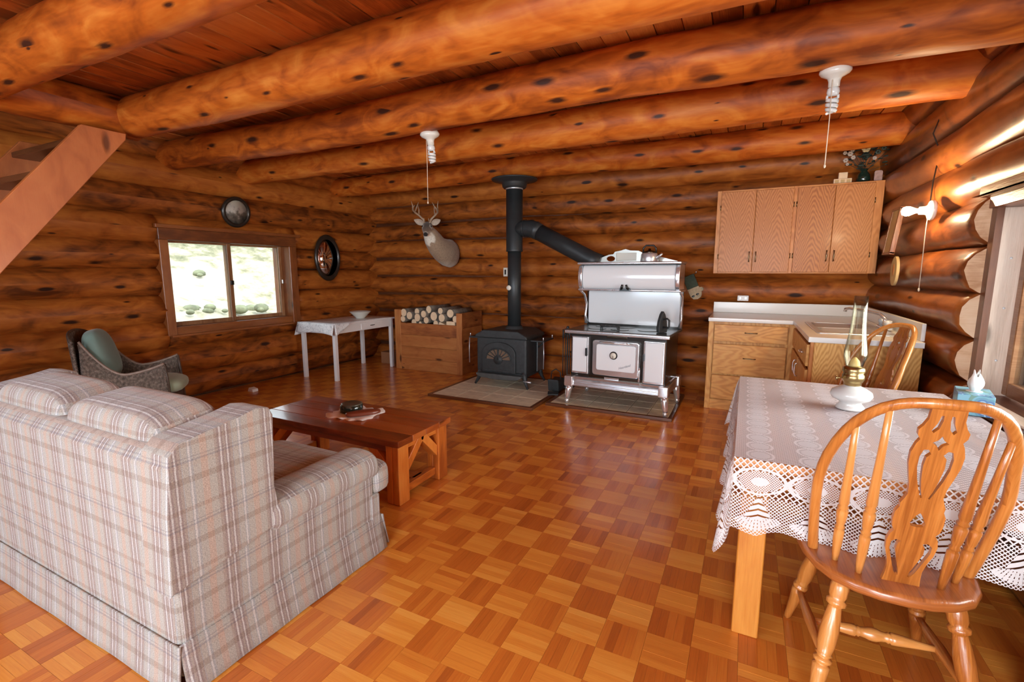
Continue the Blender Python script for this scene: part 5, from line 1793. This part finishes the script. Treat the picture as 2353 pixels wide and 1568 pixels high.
# on top of the wall cabinet
ot = thing('wooden_ornament', (.735, 5.42, WZ1), 'small pale wooden step-shaped ornament on the wall cabinet', 'ornament')
MB().box(.66, .80, 5.40, 5.44, WZ1 + .001, WZ1 + .045).box(.695, .765, 5.40, 5.44, WZ1 + .045, WZ1 + .10).build('frame', M['cutwood'], ot, bevel=.004)
for a in (.665, .71, .755):
    MB().box(a + .005, a + .035, 5.396, 5.40, WZ1 + .008, WZ1 + .035).build('tile', M['slice'], ot)
vs_ = thing('flower_vase', (.90, 5.50, WZ1), 'dark glass vase of dried flowers on top of the wall cabinet', 'vase')
vx, vy = .90, 5.50
MB().lathe([(.04, WZ1), (.055, WZ1 + .03), (.05, WZ1 + .08), (.025, WZ1 + .11), (.035, WZ1 + .13)], (vx, vy, 0), seg=20).build('vase', M['vase'], vs_)
rf = random.Random(11)
lv = MB()
for k in range(46):
    a = rf.uniform(0, 2 * PI)
    r_ = rf.uniform(.02, .17)
    p = Vector((vx + r_ * math.cos(a), vy - .04 + .5 * r_ * math.sin(a), WZ1 + rf.uniform(.15, .33) - r_ * .25))
    lv.superq((0, 0, 0), (.030, .012, .004), 1, 1, 8, 4, M4=Matrix.Translation(p) @ Matrix.Rotation(rf.uniform(0, 6), 4, 'Z') @ Matrix.Rotation(rf.uniform(-1, 1), 4, 'X'))
    if k % 3 == 0:
        lv.tube([(vx, vy, WZ1 + .10), p], .002, 5)
o = lv.build('foliage', M['leafd'], vs_)
o['kind'] = 'stuff'
for (bx, bz, br, mt) in ((-.165, .20, .020, 'petal'), (-.135, .255, .022, 'petal'), (-.175, .265, .016, 'petal'), (-.11, .22, .018, 'petal'), (-.12, .285, .016, 'petal'), (-.02, .29, .034, 'petal2'), (.07, .25, .022, 'leafd'), (.05, .20, .016, 'petal'), (-.15, .165, .013, 'petal'), (.11, .28, .02, 'leafd')):
    fl = MB()
    for q in range(6):
        a = 2 * PI * q / 6
        fl.superq((vx + bx + br * .6 * math.cos(a), vy - .12, WZ1 + bz + br * .6 * math.sin(a)), (br * .5, br * .3, br * .5), 1, 1, 8, 5)
    fl.build('blossom', M[mt], vs_)
cd = MB().prism(rrect(.965, 1.025, WZ1 + .012, WZ1 + .105, .015), 'y', 5.405, 5.415)
o = cd.build('picture_card', M['pinkcard'], None)
o.location.z = WZ1 + .001
tag(o, 'small pinkish picture card standing at the right end of the wall cabinet', 'card')
# ------------------------------------------------------------------ wall things
WBK = 5.675
om = thing('oven_mitt', (-.52, WBK - .03, 1.05), 'green and cream oven mitt hanging on the log wall by the range', 'oven mitt')
M4m = TR(-.55, WBK - .022, 1.20, 0, R(-24), 0)
MB().prism(rrect(-.063, .063, -.03, .115, .012), 'y', -.012, .012, M4=M4m).build('cuff', M['mittg'], om, bevel=.006)
mt_o = [(-.063, -.03), (.063, -.03), (.066, -.05), (.088, -.052), (.102, -.075), (.094, -.098), (.070, -.100), (.062, -.13), (.042, -.158), (0, -.168), (-.042, -.155), (-.06, -.12)]
MB().prism(mt_o, 'y', -.013, .013, M4=M4m).build('hand', M['mittc'], om, bevel=.007)
for q in ((-.03, -.12), (.02, -.115)):
    MB().superq((q[0], -.014, q[1]), (.016, .003, .011), 1, 1, 12, 6, M4=M4m).build('print_spot', M['black'], om)
MB().tube([M4m @ Vector((0, 0, .11)), (-.512, WBK - .01, 1.335)], .003, 6).build('loop', M['mittg'], om)
MB().tube([(-.512, WBK - .005, 1.345), (-.512, WBK - .035, 1.335), (-.512, WBK - .04, 1.355)], .005, 8).build('hook', CH, om)


def plate(name, x_, z_, w_, h_, label, cat, n_):
    p = thing(name, (x_, WBK - .005, z_), label, cat)
    MB().box(x_ - w_ / 2, x_ + w_ / 2, WBK - .022, WBK + .01, z_ - h_ / 2, z_ + h_ / 2).build('cover_plate', M['plate'] if n_ == 1 else M['white'], p, bevel=.004, seg=2)
    for k in range(n_):
        xx = x_ + (k - (n_ - 1) / 2) * w_ / n_
        MB().box(xx - .012, xx + .012, WBK - .026, WBK - .02, z_ - h_ * .28, z_ + h_ * .28).build('toggle' if n_ == 1 else 'socket', M['blackwood'] if n_ == 1 else M['porcelain'], p, bevel=.002)


plate('wall_switch', -2.893, 1.345, .062, .115, 'ivory wall switch beside the stove pipe', 'switch', 1)
plate('power_outlet', -.028, 1.068, .108, .058, 'white double power outlet just above the back counter splash', 'outlet', 2)

# round picture and oval mirror on the left wall
WLF = -5.215
rp = thing('round_picture', (WLF, 3.52, 2.0), 'round black-framed picture hanging above the left window', 'picture')
MP = TR(WLF + .018, 3.52, 2.012, 0, R(8), 0)
MB().lathe([(.125, -.012), (.165, -.012), (.170, .004), (.160, .016), (.140, .020), (.128, .010)], (0, 0, 0), 'x', 40, cap=False, M4=MP).build('frame', M['blackwood'], rp)
MB().lathe([(0, -.010), (.132, -.010), (.132, .002), (0, .010)], (0, 0, 0), 'x', 40, M4=MP).build('print', M['print'], rp)
om2 = thing('oval_mirror', (WLF, 4.79, 1.538), 'oval black-framed mirror on the log wall right of the window', 'mirror')
MM = Matrix.Translation((WLF + .015, 4.79, 1.538)) @ Matrix.Diagonal((1, .70, 1, 1))
MB().lathe([(.245, -.012), (.310, -.012), (.316, .006), (.295, .022), (.262, .022), (.246, .006)], (0, 0, 0), 'x', 48, cap=False, M4=MM).build('frame', M['blackwood'], om2)
MB().lathe([(0, -.006), (.25, -.006), (.25, .004), (0, .004)], (0, 0, 0), 'x', 48, M4=MM).build('glass', M['mirror'], om2)

# plaque and wood slice on the right wall
WRF = 1.045
pq = thing('wooden_plaque', (WRF - .02, 4.72, 1.50), 'narrow pale wooden plaque leaning out on the right log wall', 'plaque')
MPq = TR(WRF - .045, 4.70, 1.66, R(0), R(6), 0)
MB().box(-.012, .012, -.10, .10, -.165, .165, M4=MPq).build('board', M['slice'], pq, bevel=.003, grain='z')
for yy in (-.105, .105):
    MB().box(-.018, .016, yy - .010, yy + .010, -.175, .175, M4=MPq).build('frame_side', M['trim'], pq, bevel=.003, grain='z')
for zz in (-.17, .17):
    MB().box(-.018, .016, -.115, .115, zz - .010, zz + .010, M4=MPq).build('frame_side', M['trim'], pq, bevel=.003, grain='y')
ws2 = thing('wood_slice', (WRF - .02, 4.60, 1.355), 'oval pale wood slice hanging below the plaque on the right wall', 'plaque')
MB().prism([(.085 * math.cos(2 * PI * k / 26), .112 * math.sin(2 * PI * k / 26)) for k in range(26)], 'x', -.010, .010, M4=TR(WRF - .03, 4.60, 1.355)).build('slice', M['slice'], ws2, bevel=.003)
MB().superq((-.011, 0, .01), (.003, .022, .045), 1, 1, 12, 8, M4=TR(WRF - .03, 4.60, 1.355)).build('painted_mark', M['woodbox'], ws2)

# lit bulb in a porcelain holder on the right wall
wl = thing('wall_light', (1.02, 3.93, 1.73), 'lit bare bulb in a white porcelain holder on the right log wall', 'wall light')
lc = (WRF - .028, 3.93, 1.735)
MB().lathe([(.060, .012), (.064, 0), (.058, -.012), (.034, -.022), (.026, -.034), (.024, -.062), (.018, -.064)], lc, 'x', 28).build('holder', M['porcelain'], wl)
MB().lathe([(.013, -.062), (.014, -.078), (.020, -.092), (.029, -.112), (.030, -.128), (.022, -.146), (0, -.154)], lc, 'x', 24).build('bulb', M['bulb_on'], wl)
MB().tube([(lc[0] - .02, lc[1] - .02, lc[2] - .05), (lc[0] - .022, lc[1] - .022, lc[2] - .11), (lc[0] - .02, lc[1] - .02, 1.24)], .0025, 6).superq((lc[0] - .02, lc[1] - .02, 1.235), (.006, .006, .012), 1, 1, 8, 6).build('pull_cord', M['cord'], wl)
MB().tube([(WRF - .0, 3.98, 1.70), (WRF - .012, 4.04, 1.80), (WRF - .0, 4.08, 1.93), (WRF + .02, 4.12, 2.05), (WRF + .03, 4.15, 2.14), (WRF - .01, 4.16, 2.25), (WRF + .02, 4.17, 2.36)], .004, 6).build('wire', M['black'], wl)


# ------------------------------------------------------------------ ceiling bulb holders
def ceiling_light(loc, label, tilt, cord_z):
    c = thing('ceiling_light', loc, label, 'ceiling light', group='porcelain bulb holders on the third beam')
    M4c = TR(loc[0], loc[1], loc[2], tilt, 0, 0)
    MB().lathe([(.0, .03), (.055, .025), (.070, .0), (.070, -.010), (.060, -.022), (.032, -.036), (.026, -.05), (.025, -.075), (.019, -.077)], (0, 0, 0), seg=32, M4=M4c).build('holder', M['porcelain'], c)
    lb = MB().lathe([(.016, -.075), (.026, -.082), (.029, -.10), (.025, -.112), (.016, -.118)], (0, 0, 0), seg=24, M4=M4c).build('ballast', M['milk'], c)
    hel = []
    for k in range(6 * 14 + 1):
        t = k / (6 * 14)
        a = t * 6 * PI
        rr_ = .0235 - .006 * t ** 4
        hel.append((rr_ * math.cos(a), rr_ * math.sin(a), -.125 - .066 * t))
    mb_ = MB().tube(hel, .0063, 8, M4=M4c)
    mb_.tube([(-x_, -y_, z_ - .0055) for x_, y_, z_ in hel], .0063, 8, M4=M4c)
    mb_.tube([(.0235, 0, -.112), (.0235, 0, -.127)], .006, 8, M4=M4c).tube([(-.0235, 0, -.112), (-.0235, 0, -.13)], .006, 8, M4=M4c)
    mb_.build('spiral_tube', M['milk'], c)
    cx_, cy_ = loc[0] - .012, loc[1] - .026
    MB().tube([(cx_, cy_, loc[2] - .05), (cx_ + .002, cy_, (loc[2] + cord_z) / 2), (cx_, cy_, cord_z)], .0022, 6).superq((cx_, cy_, cord_z - .008), (.0055, .0055, .010), 1, 1, 8, 6).build('pull_cord', M['cord'], c)


ceiling_light((-2.145, 2.985, 2.345), 'white spiral bulb in a porcelain holder on the ceiling beam, above the deer head', R(8), 1.865)
ceiling_light((.328, 2.98, 2.345), 'white spiral bulb in a porcelain holder on the ceiling beam, above the wall cabinet side', R(10), 1.89)

# ------------------------------------------------------------------ deer shoulder mount
deer = thing('deer_head_mount', (-3.68, 5.66, 1.60), 'white-tailed deer shoulder mount with antlers on the back log wall', 'deer head')
db = MB()


def ell_loft(stations, seg=20):
    """stations: (centre, direction, half-width, half-height)"""
    vs_, fs_ = [], []
    for c_, d_, a_, b_ in stations:
        c_, d_ = Vector(c_), Vector(d_).normalized()
        s_ = Vector((0, 0, 1)).cross(d_)
        s_ = s_.normalized() if s_.length > .01 else Vector((1, 0, 0))
        u_ = d_.cross(s_)
        for k in range(seg):
            t = 2 * PI * k / seg
            vs_.append(c_ + s_ * (a_ * math.cos(t)) + u_ * (b_ * math.sin(t)))
    n_ = len(stations)
    for i in range(n_ - 1):
        for k in range(seg):
            k2 = (k + 1) % seg
            fs_.append((i * seg + k, i * seg + k2, (i + 1) * seg + k2, (i + 1) * seg + k))
    fs_.append(tuple(range(seg)))
    fs_.append(tuple((n_ - 1) * seg + k for k in range(seg)))
    db.add(vs_, fs_, True)


HC = Vector((-3.835, 5.235, 1.925))
FD = Vector((.42, -.80, -.42)).normalized()
SDV = Vector((0, 0, 1)).cross(FD).normalized()
UPV = FD.cross(SDV)
ell_loft([((-3.735, 5.67, 1.600), (0, -1, 0), .120, .175), ((-3.735, 5.60, 1.602), (0, -1, 0), .138, .195), ((-3.745, 5.52, 1.612), (-.1, -1, .15), .142, .185), ((-3.765, 5.44, 1.645), (-.2, -1, .35), .135, .165),
          ((-3.785, 5.37, 1.70), (-.3, -.7, .7), .124, .140), ((-3.81, 5.315, 1.785), (-.3, -.5, .9), .110, .122), ((-3.828, 5.275, 1.865), (-.2, -.4, .9), .086, .096), ((-3.835, 5.245, 1.92), (-.2, -.3, .9), .055, .060)])
ell_loft([(HC - FD * .075 + UPV * .005, FD, .045, .050), (HC - FD * .03 + UPV * .008, FD, .066, .066), (HC + FD * .03, FD, .070, .066), (HC + FD * .08 - UPV * .008, FD, .056, .054), (HC + FD * .135 - UPV * .016, FD, .038, .040), (HC + FD * .185 - UPV * .020, FD, .032, .032), (HC + FD * .215 - UPV * .022, FD, .026, .025), (HC + FD * .225 - UPV * .022, FD, .014, .014)])
tmp = db.build('bust_tmp', M['hide'], None)
rm = tmp.modifiers.new('r', 'REMESH')
rm.mode = 'VOXEL'
rm.voxel_size = .0085
smo = tmp.modifiers.new('s', 'SMOOTH')
smo.factor = .6
smo.iterations = 6
bpy.context.view_layer.update()
dg = bpy.context.evaluated_depsgraph_get()
me = bpy.data.meshes.new_from_object(tmp.evaluated_get(dg))
me.transform(Matrix.Translation(Vector(tmp['_o']) - deer.location))
bpy.data.objects.remove(tmp)
bust = bpy.data.objects.new('bust', me)
COL.objects.link(bust)
bust.parent = deer
me.materials.clear()
me.materials.append(M['hide'])
me.polygons.foreach_set('use_smooth', [True] * len(me.polygons))
ca = me.color_attributes.new('shade', 'FLOAT_COLOR', 'POINT')
for v in me.vertices:
    p = v.co + deer.location
    l_ = p - HC
    f_, s_, u_ = l_.dot(FD), l_.dot(SDV), l_.dot(UPV)
    tanc, greyc, white, dark = Vector((.32, .215, .135)), Vector((.25, .185, .13)), Vector((.72, .66, .55)), Vector((.085, .058, .042))
    c = tanc.lerp(greyc, min(1, max(0, (p.x + 3.70) * 6)))
    if f_ > -.09 and u_ > -.075:
        c = tanc.lerp(dark, min(1, max(0, .35 + u_ * 13)))
        if f_ > .10 and abs(s_) > .02 and u_ < 0:
            c = c.lerp(white, .35)
        if .02 < f_ < .065 and .035 < abs(s_) and u_ > 0:
            c = c.lerp(white, .45)
        if f_ > .19:
            c = Vector((.015, .012, .011)) if u_ > -.035 else white
        elif f_ > .165:
            c = c.lerp(white, .5)
    thr = Vector((-3.80, 5.18, 1.775))
    if (p - thr).length < .115 and f_ < .12:
        c = c.lerp(white, min(1, max(0, (.115 - (p - thr).length) * 40)))
    if p.z < 1.50:
        c = c.lerp(white, min(.4, (1.50 - p.z) * 6))
    ca.data[v.index].color = (c[0], c[1], c[2], 1)
for sx in (-1, 1):
    e0 = HC + FD * .035 + SDV * (sx * .056) + UPV * .032
    MB().superq(tuple(e0), (.013, .013, .013), 1, 1, 12, 8).build('eye', M['eye'], deer)
    # ear: a cupped leaf standing out sideways
    b0 = HC - FD * .045 + SDV * (sx * .052) + UPV * .035
    ed = (SDV * sx * .92 + UPV * .42 - FD * .02).normalized()
    ev = ed.cross(FD).normalized()

    def earf(u, v):
        wv_ = .040 * math.sin(PI * min(1, .12 + .88 * u)) ** .8 * (1.0 if u < .98 else .2)
        q = (v - .5) * 2
        return b0 + ed * (.135 * u) + ev * (wv_ * q) - FD * (.022 * (1 - q * q) * math.sin(PI * u))
    er = MB().grid(earf, 12, 8).build('ear', plain('ear_inside', (.50, .40, .31), .8, noise_amt=.15, nscale=60), deer, solid=.006)
    an = MB()
    a0 = HC - FD * .01 + SDV * (sx * .030) + UPV * .062
    pth = [a0, a0 + UPV * .035 - FD * .03 + SDV * sx * .02, a0 + UPV * .085 - FD * .05 + SDV * sx * .075, a0 + UPV * .14 - FD * .01 + SDV * sx * .118, a0 + UPV * .19 + FD * .05 + SDV * sx * .130, a0 + UPV * .235 + FD * .10 + SDV * sx * .112, a0 + UPV * .275 + FD * .13 + SDV * sx * .090]
    an.tube(pth, [.016, .014, .013, .0125, .011, .008, .003], 10)
    an.tube([pth[2], pth[2] + UPV * .07 - FD * .01 - SDV * sx * .005, pth[2] + UPV * .135 - FD * .0 - SDV * sx * .0], [.010, .007, .002], 8)
    an.tube([pth[3], pth[3] + UPV * .075 - SDV * sx * .035, pth[3] + UPV * .13 - SDV * sx * .06], [.010, .0075, .002], 8)
    an.tube([pth[4], pth[4] + UPV * .06 - FD * .01, pth[4] + UPV * .11 - FD * .02 + SDV * sx * .012], [.009, .006, .002], 8)
    an.tube([pth[0] + UPV * .015, pth[0] + UPV * .05 + FD * .03, pth[0] + UPV * .075 + FD * .03], [.008, .006, .002], 8)
    an.build('antler', M['fur'], deer)
MB().prism([(-3.735 + .112 * math.cos(2 * PI * k / 28), 1.60 + .168 * math.sin(2 * PI * k / 28)) for k in range(28)], 'y', 5.655, 5.69).build('backing_board', M['edge'], deer)

for o in list(bpy.data.objects):
    if '_o' in o:
        del o['_o']
